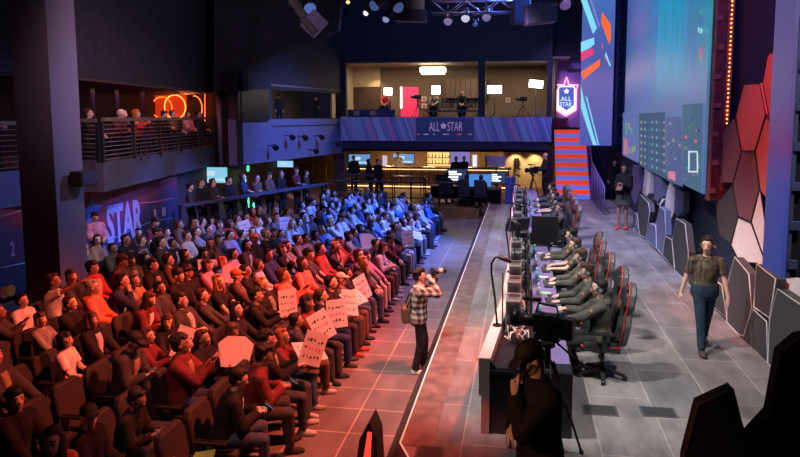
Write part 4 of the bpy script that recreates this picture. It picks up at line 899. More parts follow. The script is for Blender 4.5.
# ------------------------------------------------------------------ game desks
DT = ST+.75
DBK = mat('desk_black', (.018, .018, .022), .35, var=.1)
MATP = mat('desk_mat_violet', (.17, .13, .30), .6, var=.15)
def desk(y0, y1, lab, swoosh):
    t = empty('gaming_desk', (0, y0, ST), 0, lab, 'desk'); L = y1-y0; wx0, wx1 = -.20, .60
    edge = [(-.06, -.44), (.9, -.37), (2.5, -.25), (5.9, -.19), (L+.05, -.19)] if swoosh else [(-.06, -.24), (L+.05, -.24)]     # front line of the desk: local y, x
    mb = MB(); mb.prism([V((x_+.10, y_, .71)) for y_, x_ in edge]+[V((wx1, L, .71)), V((wx1, 0, .71))], (0, 0, .04)); mb.build('desktop', DBK, t)
    mb = MB(); mb.box((.40, L/2, .753), (.38, L-.5, .008)); mb.build('desk_mat', MATP, t)
    mb = MB()
    for (ya, xa), (yb, xb) in zip(edge, edge[1:]): mb.prism([V((xa+.03, ya, 0)), V((xb+.03, yb, 0)), V((xb+.12, yb, 0)), V((xa+.12, ya, 0))], (0, 0, .45)); mb.prism([V((xa, ya, .45)), V((xb, yb, .45)), V((xb+.12, yb, .45)), V((xa+.12, ya, .45))], (0, 0, .43))
    mb.build('front_screen', mat('screen_pale_grey', (.30, .28, .28), .5, var=.05), t)
    mb = MB()
    for (ya, xa), (yb, xb) in zip(edge, edge[1:]): mb.prism([V((xa-.01, ya, .88)), V((xb-.01, yb, .88)), V((xb+.13, yb, .88)), V((xa+.13, ya, .88))], (0, 0, .012))
    mb.build('top_ledge', mat('ledge_white', (.60, .57, .56), .4, var=.04), t)
    mb = MB(); xe_ = edge[0][1]+.12; mb.prism([(xe_, -.03, 0), (xe_, -.03, .86), (xe_+.1, -.03, .75), (.60, -.03, .75), (.60, -.03, 0)], (0, .05, 0)); mb.build('end_panel', DBK, t)
    for i in range(1, int(L/1.1)):
        mb = MB(); mb.box((.15, i*1.1, .36), (.7, .03, .72)); mb.build('divider', DBK, t)
    mb = MB(); mb.tube([V((x_-.018, y_, .865)) for y_, x_ in edge], .008, n=6); mb.build('light_strip', emat('red_strip', (1, .12, .05), .9), t)
    if swoosh:
        mb = MB(); mb.tube([V((.22, -.035, .55)), V((.30, -.04, .52)), V((.34, -.04, .56)), V((.30, -.04, .60))], [.004, .010, .010, .004], n=6); mb.build('crescent_logo', mat('logo_silver', (.5, .5, .55), .4), t)
    return t
desk(7.15, 14.5, 'near long black gaming desk with a pale front screen, five players at it', True)
desk(15.9, 25.6, 'far long gaming desk nearest the red and blue stairs', False)
PY1 = [9.0, 10.0, 11.05, 12.1, 13.1]; PY2 = [16.9, 18.1, 19.4, 20.7, 22.0]
ALLY = PY1+PY2
nth = ['nearest', 'second', 'third', 'fourth', 'farthest']
def who(i): return '%s seat of the %s team' % (nth[i % 5], 'near' if i < 5 else 'far')
def place(y): return y
# monitor
def mk_monitor():
    t = empty('monitor', (0, 0, 0), 0, 'x', 'monitor', 'game monitors along the desks')
    mb = MB(); mb.box((0, 0, .34), (.035, .56, .33), bev=.006); mb.build('housing', PLAS, t)
    mb = MB(); mb.box((.0185, 0, .34), (.004, .53, .30)); k = NT('monitor_picture', .3); s = k.xyz('Generated'); n = k.n('TexNoise', {'Vector': k.tc.outputs['Generated'], 'Scale': 4, 'Detail': 3}).outputs['Fac']; k.emit(k.ramp(n, [(.3, (.05, .10, .3)), (.5, (.10, .35, .4)), (.7, (.35, .3, .5))]), 1.4); mb.build('screen', k.m, t)
    mb = MB(); mb.box((-.06, 0, .2), (.03, .06, .36)); mb.box((-.04, 0, .01), (.22, .24, .02), bev=.004); mb.build('stand', PLAS, t); return t
m0 = mk_monitor()
def mk_pc():
    t = empty('computer_tower', (0, 0, 0), 0, 'x', 'computer', 'computer towers on the desks')
    SH = mat('tower_grey', (.22, .22, .22), .35, .4, var=.2, scale=20)
    mb = MB(); mb.box((0, 0, .21), (.2, .42, .42), bev=.01); mb.build('case', SH, t)
    mb = MB(); mb.box((0, -.212, .21), (.17, .006, .38), mi=0); mb.build('front_mesh', mat('tower_mesh', (.05, .05, .055), .6), t)
    for z in (.12, .30):
        mb = MB(); mb.cyl((0, -.213, z), (0, -.222, z), .07, n=20); mb.build('fan', PLAS, t)
    mb = MB(); mb.cyl((0, 0.05, .42), (0, .05, .428), .085, n=20); mb.build('top_fan', PLAS, t)
    mb = MB(); mb.box((0, -.10, .424), (.16, .06, .01)); mb.build('top_light', emat('tower_light_blue', (.3, .5, .6), .25), t); return t
pc0 = mk_pc()
def mk_kb():
    t = empty('keyboard', (0, 0, 0), 0, 'x', 'keyboard', 'keyboards on the desk mats')
    mb = MB(); mb.box((0, 0, .01), (.14, .38, .02), bev=.004); mb.build('case', PLAS, t)
    mb = MB()
    for i in range(5):
        for j in range(14): mb.box((-.052+i*.026, -.175+j*.027, .024), (.02, .021, .008))
    mb.build('keys', mat('keycaps_grey', (.06, .06, .07), .5), t); return t
kb0 = mk_kb()
def mk_mouse():
    mb = MB(); mb.sph((0, 0, .015), (.055, .032, .022)); mb.cyl((-.03, 0, .034), (-.02, 0, .036), .008); o = mb.build('mouse', mat('mouse_red_black', (.05, .015, .015), .4)); tag(o, 'x', 'mouse', 'computer mice on the desk mats'); return o
ms0 = mk_mouse()
def mk_mic():
    t = empty('gooseneck_microphone', (0, 0, 0), 0, 'x', 'microphone', 'gooseneck arms on the desk ledge')
    mb = MB(); mb.cyl((0, 0, 0), (0, 0, .02), .06); mb.build('base', BLK, t)
    mb = MB(); mb.tube([V((0, 0, 0)), V((-.03, 0, .35)), V((-.08, 0, .68)), V((-.085, .0, .82)), V((-.04, 0, .90)), V((.02, 0, .91)), V((.07, 0, .88))], .014, n=8); mb.build('arm', BLK, t)
    mb = MB(); mb.cyl((.02, 0, .905), (.17, 0, .84), .03, .026); mb.build('head', BLK, t)
    mb = MB(); mb.tube([V((.07, 0, .0)), V((.07, .0, .7))], .010, n=6); mb.build('rod', BLK, t)
    return t
mic0 = mk_mic()
# gaming chair (faces +X locally)
CHB = mat('chair_black_leather', (.028, .028, .031), .4, var=.1, scale=30, bump=.08); CHR = mat('chair_red_piping', (.55, .04, .04), .45, var=.05)
CHG = mat('chair_grey_leather', (.075, .075, .08), .42, var=.12, scale=20)
def mk_gchair():
    t = empty('gaming_chair', (0, 0, 0), 0, 'x', 'chair', 'gaming chairs of the players')
    mb = MB(); mb.box((.03, 0, .47), (.50, .44, .10), bev=.035); mb.box((.05, .23, .49), (.46, .07, .13), bev=.03); mb.box((.05, -.23, .49), (.46, .07, .13), bev=.03); s_ = mb.build('seat', CHB, t)
    prof = [(-.22, .20), (-.26, .28), (-.27, .26), (-.21, .16), (-.235, .22), (-.19, .24)]
    # back outline in y,z with wings, extruded along the tilt
    pts = [(.20, 0), (.27, .12), (.29, .30), (.23, .46), (.27, .58), (.22, .74), (.12, .83), (0, .85)]
    full = [(y, z) for y, z in pts]+[(-y, z) for y, z in pts[::-1][1:]]
    tl = .16
    def bp(y, z, d=0): return V((-.20-sin(tl)*z+d, y, .50+cos(tl)*z))
    mb = MB(); mb.prism([bp(y, z) for y, z in full], (-.09, 0, 0), bev=.02); bk = mb.build('backrest', CHG, t)
    for sg in (1, -1):
        for pp_, dx_ in (([(.17, .04), (.27, .12), (.29, .30), (.23, .46), (.15, .40)], .09), ([(.13, .55), (.27, .58), (.22, .74), (.14, .76)], .06)):
            mb = MB(); mb.prism([bp(sg*y, z, .0) for y, z in pp_], (dx_, 0, 0), bev=.02); mb.build('wing', CHB, bk)
    mb = MB(); mb.prism([bp(y, z, .005) for y, z in [(.13, .03), (.14, .8), (-.14, .8), (-.13, .03)]], (.035, 0, 0), bev=.015); mb.build('centre_cushion', CHB, bk)
    mb = MB(); mb.tube([bp(y*.98, z*.985, .008) for y, z in full], .009, n=6); mb.build('piping', CHR, bk)
    mb = MB(); mb.tube([V((.28, -.25, .50)), V((-.2, -.26, .50))], .012, n=6); mb.tube([V((.28, .25, .50)), V((-.2, .26, .50))], .012, n=6); mb.tube([V((.29, -.25, .5)), V((.29, .25, .5))], .012, n=6); mb.build('seat_piping', CHR, s_)
    for sg in (1, -1):
        mb = MB(); mb.box((.02, sg*.31, .70), (.28, .09, .035), bev=.012); mb.box((0, sg*.31, .58), (.06, .03, .22)); mb.box((0, sg*.26, .46), (.06, .14, .03)); mb.build('armrest', PLAS, t)
    mb = MB(); mb.cyl((0, 0, .1), (0, 0, .42), .03); mb.build('gas_lift', PLAS, t)
    for i in range(5):
        a = i*2*pi/5+.3; e = V((cos(a)*.32, sin(a)*.32, .075)); mb = MB(); mb.prism([V((cos(a+.9)*.05, sin(a+.9)*.05, .14)), V((cos(a-.9)*.05, sin(a-.9)*.05, .14)), e+V((sin(a)*.02, -cos(a)*.02, 0)), e+V((-sin(a)*.02, cos(a)*.02, 0))], (0, 0, -.035)); b_ = mb.build('base_arm', PLAS, t)
        mb = MB(); mb.cyl(e+V((-sin(a)*.025, cos(a)*.025, -.045)), e+V((sin(a)*.025, -cos(a)*.025, -.045)), .03, n=12); mb.build('caster', PLAS, b_)
    return t
ch0 = mk_gchair()
CX = 1.18
for i, y in enumerate(ALLY):
    f = i == 0
    rz = pi+rnd.uniform(-.12, .12)
    def put(o0, loc, rz, lab):
        o = o0 if f else copy_tree(o0); o.location = loc; o.rotation_euler = (0, 0, rz); o['label'] = lab; return o
    put(ch0, (CX-.03+(.05 if i % 3 == 1 else 0), y, ST+.001), rz, 'black and red gaming chair at the '+who(i))
    put(m0, (.16, y, DT-.0+.002), 0, 'thin black monitor facing the player at the '+who(i))
    put(pc0, (-.07, y-.34, DT+.002), rnd.uniform(-.06, .06), 'grey computer tower with fans at the '+who(i))
    put(kb0, (.47, y-.10, DT+.010), .05, 'black keyboard at the '+who(i))
    put(ms0, (.49, y+.24, DT+.010), 0, 'red and black mouse at the '+who(i))
for j, y in enumerate((8.25, 11.2, 13.4, 17.5, 20.3, 23)):
    o = mic0 if j == 0 else copy_tree(mic0); o.location = ((-.28, -.16, -.13, -.18, -.18, -.18)[j], y, ST+.893); o.rotation_euler = (0, 0, rnd.uniform(-.3, .3)); o['label'] = 'black gooseneck arm, %s along the pale desk ledge' % ('nearest', 'second', 'third of the near desk', 'fourth, nearest on the far desk', 'fifth', 'farthest')[j]
# cable heaps behind the monitors
CAB = [mat('cable_grey_pale', (.4, .39, .39), .5), BLK, mat('cable_red', (.25, .06, .05), .5), mat('cable_silver', (.4, .4, .4), .4)]
rc = random.Random(11)
for i, y in enumerate(ALLY+[8.2, 24, 14.0]):
    mb = MB(); 
    for kx in range(15):
        pts = []; x_, y_ = rc.uniform(-.17, .08), y+rc.uniform(-.4, .2)
        for q in range(6): pts.append(V((x_, y_, .015+rc.uniform(0, .16)))); x_ = min(.12, max(-.18, x_+rc.uniform(-.12, .12))); y_ += rc.uniform(-.02, .16)
        mb.tube(pts, rc.choice([.008, .011, .014]), n=5, mi=(0, 1, 3, 1, 0, 3, 2)[kx % 7])
    o = mb.build('cable_bundle', CAB, loc=(0, 0, DT)); tag(o, 'tangle of grey, black and red cables on the desk at the '+who(i) if i < 10 else 'tangle of cables on the '+['near desk just before the first computer', 'far end of the far desk', 'far end of the near desk'][i-10], 'cables', kind='stuff')
# bottles and small boxes on the desks
for i, y in enumerate(ALLY):
    t = empty('drink_bottle', (.30, y+.30, DT+.004), 0, 'small drink bottle standing beside the monitor at the '+who(i), 'bottle', 'bottles on the desks')
    mb = MB(); mb.cyl((0, 0, 0), (0, 0, .15), .03); mb.cyl((0, 0, .15), (0, 0, .19), .03, .012); mb.build('bottle_body', mat('bottle_cyan', (.2, .55, .65), .2) if i % 2 == 0 else mat('bottle_clear', (.5, .5, .52), .2), t)
    mb = MB(); mb.cyl((0, 0, .19), (0, 0, .21), .014); mb.build('cap', WHT, t)
    if i % 5 in (1, 2, 4): 
        mb = MB(); mb.box((0, 0, .004), (.16, .12, .006)); o = mb.build('paper_sheet', mat('paper_green', (.3, .6, .3), .6) if i % 2 else WHT, loc=(.42, y+.42, DT+.009)); tag(o, 'small sheet lying on the desk mat at the '+who(i), 'paper', 'sheets on the desks')
# dark partition screen between the two desks
t = empty('partition_screen', (.55, 15.35, ST), 0, 'black square monitor back standing between the two team desks', 'monitor')
mb = MB(); mb.box((.02, 0, .95), (.62, .08, .62), bev=.01); mb.build('housing', DBK, t); mb = MB(); mb.box((.02, .06, .35), (.1, .06, .7)); mb.box((.02, .06, .015), (.5, .3, .03)); mb.build('stand', BLK, t)
for i, (x_, y_, z_) in enumerate(((-.02, 14.75, 1.15), (-.1, 15.1, 1.1))):
    t = empty('tilted_monitor', (x_, y_, ST), .5, 'monitor on a stand turned away between the two desks, %s one' % ('front', 'rear')[i], 'monitor')
    mb = MB(); mb.box((0, 0, z_), (.5, .05, .33), rotm(.35, 0, 0), bev=.006); mb.build('housing', GREYM, t); mb = MB(); mb.box((0, -.03, z_), (.44, .02, .27), rotm(.35, 0, 0)); mb.build('screen', PLAS, t); mb = MB(); mb.cyl((0, .02, 0), (0, .02, z_), .025); mb.cyl((0, .02, 0), (0, .02, .02), .2); mb.build('stand', BLK, t)

# ------------------------------------------------------------------ broadcast camera near the foreground, and tripod
def tripod(t, h, spread, m=BLK, a0=.5, r=.02):
    mb = MB(); mb.cyl((0, 0, h-.25), (0, 0, h), .04); mb.cyl((0, 0, h-.02), (0, 0, h+.03), .09); mb.build('tripod_head', m, t)
    for i in range(3):
        a = a0+i*2*pi/3; e = V((cos(a)*spread, sin(a)*spread, .02)); s_ = V((cos(a)*.06, sin(a)*.06, h-.18)); n_ = V((-sin(a), cos(a), 0))*.035
        mb = MB(); mb.tube([s_+n_, s_*.45+e*.55+n_], r*.7, n=7); mb.tube([s_-n_, s_*.45+e*.55-n_], r*.7, n=7); mb.tube([s_*.55+e*.45, e], r*.8, n=7); mb.sph(e, .03); mb.build('leg', m, t)
    mb = MB(); [mb.tube([V((0, 0, .28)), V((cos(a0+i*2*pi/3)*spread*.62, sin(a0+i*2*pi/3)*spread*.62, .32*h))], .01, n=6) for i in range(3)]; mb.build('spreader', m, t)
def bcam(loc, z, rz, lab, sc=1.0, a0=.5, spread=.5):
    t = empty('broadcast_camera', loc, rz, lab, 'camera'); tripod(t, z-.12, spread, a0=a0)
    # camera looks along local +X
    mb = MB(); mb.box((0, 0, z+.10), (.34, .15, .2), bev=.02); mb.box((-.24, 0, z+.08), (.14, .13, .22), bev=.01); mb.box((0, 0, z-.04), (.3, .14, .06), bev=.01); mb.build('camera_body', PLAS, t)
    mb = MB(); mb.cyl((.16, 0, z+.10), (.36, 0, z+.10), .06, .07, n=18); mb.cyl((.36, 0, z+.10), (.44, 0, z+.10), .085, .095, n=18); l = mb.build('lens', PLAS, t)
    mb = MB(); mb.cyl((.441, 0, z+.10), (.444, 0, z+.10), .075, n=18); mb.build('front_glass', mat('lens_glass_dark', (.01, .01, .02), .08), l)
    mb = MB(); mb.tube([V((-.12, 0, z+.2)), V((-.1, 0, z+.29)), V((.12, 0, z+.3)), V((.15, 0, z+.2))], .014, n=7); mb.build('handle', PLAS, t)
    mb = MB(); mb.cyl((.05, .12, z+.2), (-.1, .13, z+.2), .035, n=12); mb.cyl((-.1, .13, z+.2), (-.16, .13, z+.2), .045, .05); mb.build('viewfinder', PLAS, t)
    mb = MB(); mb.cyl((.1, -.02, z+.33), (.3, -.02, z+.32), .022, n=10); mb.build('microphone', BLK, t)
    mb = MB(); mb.tube([V((-.1, .04, z-.06)), V((-.45, .16, z-.2))], .012, n=6); mb.cyl((-.45, .16, z-.2), (-.55, .2, z-.23), .02); mb.build('pan_bar', BLK, t)
    t.scale = (sc, sc, 1); return t
pc_ = PY(548, 333, 6.6); bcam((pc_.x, 6.6, ST+.001), pc_.z-ST, 2.75, 'large black broadcast camera on a tripod in front of the capped cameraman', .88, a0=-.15, spread=.5)
pc_ = PY(533, 176, 26.4); bcam((pc_.x, 26.4, ST+.001), 1.35, -2.2, 'broadcast camera on a pedestal at the far end of the desks', a0=.2, spread=.35)
# dark low box with red glow at the stage's near left corner
t = empty('floor_light_fixture', (-1.72, 7.05, 0), 0, 'dark upright floor fixture with a red glowing face at the near stage corner', 'stage light')
mb = MB(); mb.prism([(-.16, 0, .0), (.12, 0, 0), (.10, 0, .42), (.02, 0, .62), (-.10, 0, .40)], (0, .35, 0)); mb.build('housing', BLK, t); mb = MB(); mb.prism([(-.06, -.012, .12), (.03, -.012, .12), (.05, -.012, .5), (.0, -.012, .5)], (0, .01, 0)); mb.build('red_face', emat('fixture_red', (1, .06, .03), 1.2), t)

# ------------------------------------------------------------------ theatre seats
TS = mat('seat_upholstery', (.020, .015, .018), .8, var=.2, scale=25, bump=.15)
def mk_seat():
    t = empty('theatre_seat', (0, 0, 0), 0, 'x', 'seat')
    mb = MB(); mb.box((.02, 0, .41), (.44, .48, .09), bev=.03); mb.build('seat', TS, t)
    mb = MB(); mb.prism([(-.20, y, z) for y, z in ((-.245, .40), (.245, .40), (.25, .80), (.20, .90), (-.20, .90), (-.25, .80))], (-.09, 0, .0), bev=.02); b_ = mb.build('backrest', TS, t)
    for v in b_.data.vertices: v.co.x -= (v.co.z-.4)*.18
    for sg in (1, -1):
        mb = MB(); mb.box((.0, sg*.265, .60), (.36, .04, .03), bev=.01); mb.box((-.12, sg*.265, .31), (.05, .03, .58)); mb.build('armrest', PLAS, t)
    mb = MB(); mb.box((-.1, 0, .19), (.06, .3, .36)); mb.box((-.1, 0, .012), (.3, .34, .024)); mb.build('leg', PLAS, t); return t
seat0 = mk_seat()

# ------------------------------------------------------------------ rear bar and control area
k = NT('bar_front_slats', .5); s = k.xyz(); n = k.n('TexNoise', {'Vector': k.n('CombineXYZ', {0: s[0]}).outputs[0], 'Scale': 9, 'Detail': 2}).outputs['Fac']; k.base(k.ramp(n, [(.35, (.06, .03, .015)), (.5, (.28, .15, .07)), (.65, (.42, .25, .12))])); SLAT = k.m
bart = empty('bar_counter', (-4.9, 32.8, .45), 0, 'long bar counter with slatted wooden front under the rear balcony', 'bar counter')
mb = MB(); mb.box((0, 0, .52), (8.6, .5, 1.04)); mb.build('front', SLAT, bart); mb = MB(); mb.box((0, -.05, 1.08), (8.8, .75, .08), bev=.01); mb.build('worktop', mat('bar_top', (.10, .07, .05), .3), bart)
mb = MB(); mb.box((0, -.30, 1.0), (8.5, .03, .03)); mb.build('light_strip', emat('bar_strip_warm', (1, .65, .3), 2.2), bart); mb = MB(); mb.box((0, -.30, .12), (8.5, .03, .03)); mb.build('foot_light', emat('bar_strip_warm2', (1, .6, .25), 3.5), bart)
sh = empty('bottle_shelves', (-4.6, 37.9, .1), 0, 'brightly lit bottle shelves behind the bar', 'shelf')
mb = MB(); mb.box((0, .2, 1.75), (1.8, .04, 1.3)); mb.build('lit_back', mat('shelf_back_glow', (.5, .35, .18), .6, emit=(1, .6, .22), es=1.1, var=0), sh)
for z in (1.25, 1.6, 1.95): mb = MB(); mb.box((0, .05, z), (1.8, .3, .03)); mb.build('shelf', WOOD, sh)
rb = random.Random(4); k_ = 0
for z in (1.265, 1.615, 1.965):
    for i in range(9):
        x_ = -4.6-.8+i*.2; h_ = rb.uniform(.2, .3); mb = MB(); mb.cyl((0, 0, 0), (0, 0, h_*.65), .035); mb.cyl((0, 0, h_*.65), (0, 0, h_), .03, .012)
        o = mb.build('liquor_bottle', [mat('glass_amber', (.3, .12, .03), .2), mat('glass_green', (.05, .15, .06), .2), mat('glass_pale', (.5, .45, .35), .2)][rb.randrange(3)], loc=(x_, 37.92, z+.1)); tag(o, 'liquor bottle on the lit shelves behind the bar', 'bottle', 'liquor bottles on the lit shelves')
TVM = emat('tv_picture_blue', (.14, .32, .6), .9)
def tv(px0, py0, px1, py1, Y, lab, m=TVM, band=True):
    p, q = PY(px0, py1, Y), PY(px1, py0, Y); c = (p+q)/2; t = empty('television', c, 0, lab, 'television'); w_, h_ = q.x-p.x, q.z-p.z
    mb = MB(); mb.box((0, .05, 0), (w_+.08, .08, h_+.08)); mb.build('housing', PLAS, t); mb = MB(); mb.box((0, 0, 0), (w_, .02, h_)); s_ = mb.build('screen', m, t)
    if band: mb = MB(); mb.box((0, -.015, -h_*.3), (w_*.8, .01, h_*.16)); mb.box((-w_*.1, -.015, h_*.12), (w_*.3, .01, h_*.3)); mb.build('picture_band', emat('tv_white', (.6, .8, .95), .9), s_)
tv(349, 154.5, 370, 164.5, 36.8, 'wall television above the left part of the bar'); tv(393, 154, 414, 163.5, 36.8, 'wall television left of the lit bottle shelves'); tv(450.5, 152, 470, 164, 36, 'large violet television right of the bottle shelves', emat('tv_violet', (.28, .22, .6), .8), False)
pb('light_panel', 472.5, 155, 477, 167, 36.5, .05, emat('panel_white_glow', (.8, .85, 1), 1.0), 'narrow glowing white panel beside the violet television', 'light panel')
pb('light_panel', 382.5, 155.5, 387, 166, 36.5, .05, emat('panel_pink_glow', (.75, .6, .8), .8), 'narrow pale glowing panel between two bar televisions', 'light panel')
for px, w_ in ((480, 5), (487, 6)): pb('picture_frame', px, 155, px+w_, 168, 37.9, .05, mat('frame_brown', (.1, .06, .03), .6), 'framed picture hung beside the right end of the bar, %s one' % ('left' if px == 480 else 'right'), 'picture')
vwall('wall_bar_cream', (PY(504, 160, 35).x, 35), (PY(551, 160, 35).x, 35), 0, 2.5, .1, mat('cream_wall_panel', (.5, .38, .22), .7, var=.12)); 
pb('picture_frame', 514, 158, 519, 168, 34.85, .05, BLK, 'black framed picture on the cream wall', 'picture')
mb = MB(); mb.prism([(-1.66, 26.0, 0), (-8.9, 26.0, 0), (-11.0, 29, 0), (-11.0, 38, 0), (2.0, 38, 0), (2.0, 28.9, 0), (-1.66, 28.9, 0)], (0, 0, .45)); o = mb.build('wooden_floor', mat('bar_floor_wood', (.22, .12, .05), .35, var=.2, scale=3)); o.name = 'floor_bar'; struct(o)
mb = MB(); mb.box((PY(340, 180, 31).x, 31.2, 1.2), (.5, .5, 2.5)); o = mb.build('column_bar', mat('bar_column_dark', (.03, .02, .03), .6)); struct(o)
mb = MB(); mb.box((PY(548, 180, 31).x+.1, 31.2, 1.2), (.25, .4, 2.5)); o = mb.build('column_stairs', mat('bar_column_dark2', (.04, .035, .09), .6)); struct(o)
# low rail at the back of the floor
A, B = V((-8.0, 26.1, .45)), V((-2.1, 26.15, .45))
rl = empty('floor_rail', A, 0, 'low dark rail between the audience floor and the bar', 'railing')
for i in range(6): mb = MB(); q = (B-A)*(i/5); mb.box((q.x, q.y, .5), (.06, .06, 1.0)); mb.build('post', BLK, rl)
mb = MB(); mb.tube([V((0, 0, 1.0)), (B-A)+V((0, 0, 1.0))], .035, n=8); mb.tube([V((0, 0, .35)), (B-A)+V((0, 0, .35))], .025, n=8); mb.build('bar', mat('rail_violet_dark', (.05, .04, .08), .4), rl)
def hightable(x, y, lab):
    t = empty('high_table', (x, y, .451), 0, lab, 'table'); mb = MB(); mb.box((0, 0, 1.04), (1.5, .6, .05), bev=.01); mb.build('table_top', mat('high_table_top', (.05, .035, .04), .4), t)
    for a in (-.7, .7):
        for b_ in (-.25, .25): mb = MB(); mb.box((a, b_, .51), (.04, .04, 1.02)); mb.build('leg', BLK, t)
def stool(x, y, lab):
    t = empty('bar_stool', (x, y, .451), rnd.uniform(0, 3), lab, 'stool', 'bar stools in front of the bar'); mb = MB(); mb.cyl((0, 0, .72), (0, 0, .77), .18, n=16); mb.build('seat', BLK, t)
    for i in range(4): a = i*pi/2; mb = MB(); mb.tube([V((cos(a)*.1, sin(a)*.1, .72)), V((cos(a)*.2, sin(a)*.2, .01))], .013, n=6); mb.build('leg', BLK, t)
    mb = MB(); mb.tube([V((cos(i*pi/4)*.165, sin(i*pi/4)*.165, .28)) for i in range(8)], .008, n=5, closed=True); mb.build('foot_ring', BLK, t)
hightable(-7.4, 28.6, 'dark high table at the left of the bar area'); hightable(-4.9, 28.2, 'dark high table in front of the standing couple')
for i, (x, y) in enumerate(((-6.6, 29.4), (-4.6, 30.4), (-8.2, 29.8), (-3.8, 30.6), (-3.0, 30.4))): stool(x, y, 'black bar stool on the bar floor, number %s from the left' % ('two', 'three', 'one', 'four', 'five')[i])
# control desks with monitors
def condesk(px, Y, w_, lab):
    x_ = PY(px, 190, Y).x; t = empty('control_desk', (x_, Y, .451), 0, lab, 'desk')
    mb = MB(); mb.box((0, 0, .72), (w_, .8, .05)); mb.build('worktop', BLK, t); mb = MB(); mb.box((-w_/2+.03, 0, .35), (.05, .7, .7)); mb.box((w_/2-.03, 0, .35), (.05, .7, .7)); mb.build('side_panel', BLK, t); mb = MB(); mb.box((0, .35, .4), (w_, .03, .6)); mb.build('back_panel', BLK, t)
    return t
condesk(450, 27.6, 1.6, 'black control desk left of the rear stage end'); condesk(483, 26.7, 1.5, 'black control desk touching the rear stage end')
def dmon(px, py, Y, w_, h_, rz, m, lab, bars=False, zb=1.205):
    p = PY(px, py, Y); t = empty('desk_monitor', (p.x, Y, zb), rz, lab, 'monitor'); z = max(p.z-zb, h_/2+.05)
    mb = MB(); mb.box((0, 0, z), (w_, .05, h_), bev=.005); mb.build('housing', PLAS, t); mb = MB(); mb.box((0, -.03, z), (w_*.94, .01, h_*.92)); s_ = mb.build('screen', m, t)
    mb = MB(); mb.cyl((0, .03, 0), (0, .03, z), .02); mb.cyl((0, .03, 0), (0, .03, .015), .12); mb.build('stand', PLAS, t)
    if bars:
        mb = MB()
        for i, l in enumerate((.5, .8, .6, .75)): mb.box((-w_*.42+w_*.8*l/2, -.04, z+h_*.3-i*h_*.18), (w_*.8*l, .01, h_*.09))
        mb.build('text_lines', emat('monitor_text_white', (.85, .9, 1), 2.4), s_)
DM = emat('monitor_dark_blue', (.03, .06, .16), .8); BM = emat('monitor_blue', (.06, .25, .7), 1.0)
dmon(457, 176, 27.6, .85, .62, .1, DM, 'desk monitor with white text lines left of the stage end', True); dmon(497.5, 178, 26.75, .70, .46, -.1, DM, 'desk monitor with white text lines beside the cream wall', True)
dmon(480, 187, 26.5, .95, .55, 0, BM, 'wide bright blue monitor behind a black office chair', False); dmon(470, 180, 26.7, .45, .4, 0, PLAS, 'dark monitor between the two text monitors'); dmon(441, 181, 27.6, .5, .4, .2, PLAS, 'dark monitor at the left end of the control desk')
def ochair(px, py, Y, lab):
    p = PY(px, py, Y); t = empty('office_chair', (p.x, Y, .451 if Y > 26 else 0), 1.4, lab, 'chair', 'office chairs at the control desks')
    mb = MB(); mb.box((0, 0, .48), (.48, .48, .08), bev=.03); mb.build('seat', BLK, t); mb = MB(); mb.box((-.24, 0, .86), (.07, .46, .62), rotm(0, -.12, 0), bev=.03); mb.build('backrest', mat('office_mesh_blue_black', (.02, .025, .05), .7), t); mb = MB(); mb.cyl((0, 0, .08), (0, 0, .45), .03); mb.build('gas_lift', BLK, t)
    for i in range(5): a = i*1.257; mb = MB(); mb.tube([V((0, 0, .1)), V((cos(a)*.3, sin(a)*.3, .04))], .02, n=6); mb.build('base_arm', BLK, t)
ochair(481, 200, 26.08, 'black office chair in front of the wide blue monitor'); ochair(447, 200, 26.9, 'black office chair at the left control desk'); ochair(465, 200, 26.3, 'black office chair between the two control desks')
t = empty('road_case', (PY(463, 200, 26).x+.1, 27.0, .451), 0, 'tall black equipment case between the control desk chairs', 'case'); mb = MB(); mb.box((0, 0, .55), (.7, .6, 1.06), bev=.02); mb.build('case_body', BLK, t); mb = MB(); mb.box((0, -.31, .8), (.3, .02, .06)); mb.build('handle', GREYM, t); mb = MB(); [mb.box((x_, -.31, .55), (.02, .02, 1.0)) for x_ in (-.33, .33)]; mb.build('edge_strip', GREYM, t)
t = empty('flat_light_panel', (PY(502, 160, 28.4).x-.25, 28.4, .451), 0, 'pale grey panel on a stand beside the control desks', 'stage light'); mb = MB(); mb.box((0, 0, 1.75), (.8, .06, .44)); mb.build('panel', mat('panel_violet_grey', (.32, .26, .42), .5), t); mb = MB(); mb.cyl((0, .05, 0), (0, .05, 1.65), .025); mb.build('pole', BLK, t); mb = MB(); [mb.tube([V((0, .05, .3)), V((cos(a)*.35, .05+sin(a)*.35, .01))], .012, n=6) for a in (0, 2.1, 4.2)]; mb.build('tripod_legs', BLK, t)
t = empty('equipment_cabinet', (PY(508, 190, 27.6).x+.12, 26.9, ST), 0, 'dark blue upright cabinet on the stage at the left of the far desk', 'cabinet'); mb = MB(); mb.box((0, 0, .55), (.42, .4, 1.1), bev=.02); mb.build('cabinet_body', mat('cabinet_blue', (.03, .05, .2), .5), t); mb = MB(); mb.box((0, -.205, .55), (.36, .01, 1.0)); mb.build('door', mat('cabinet_door_blue', (.04, .07, .28), .4), t)
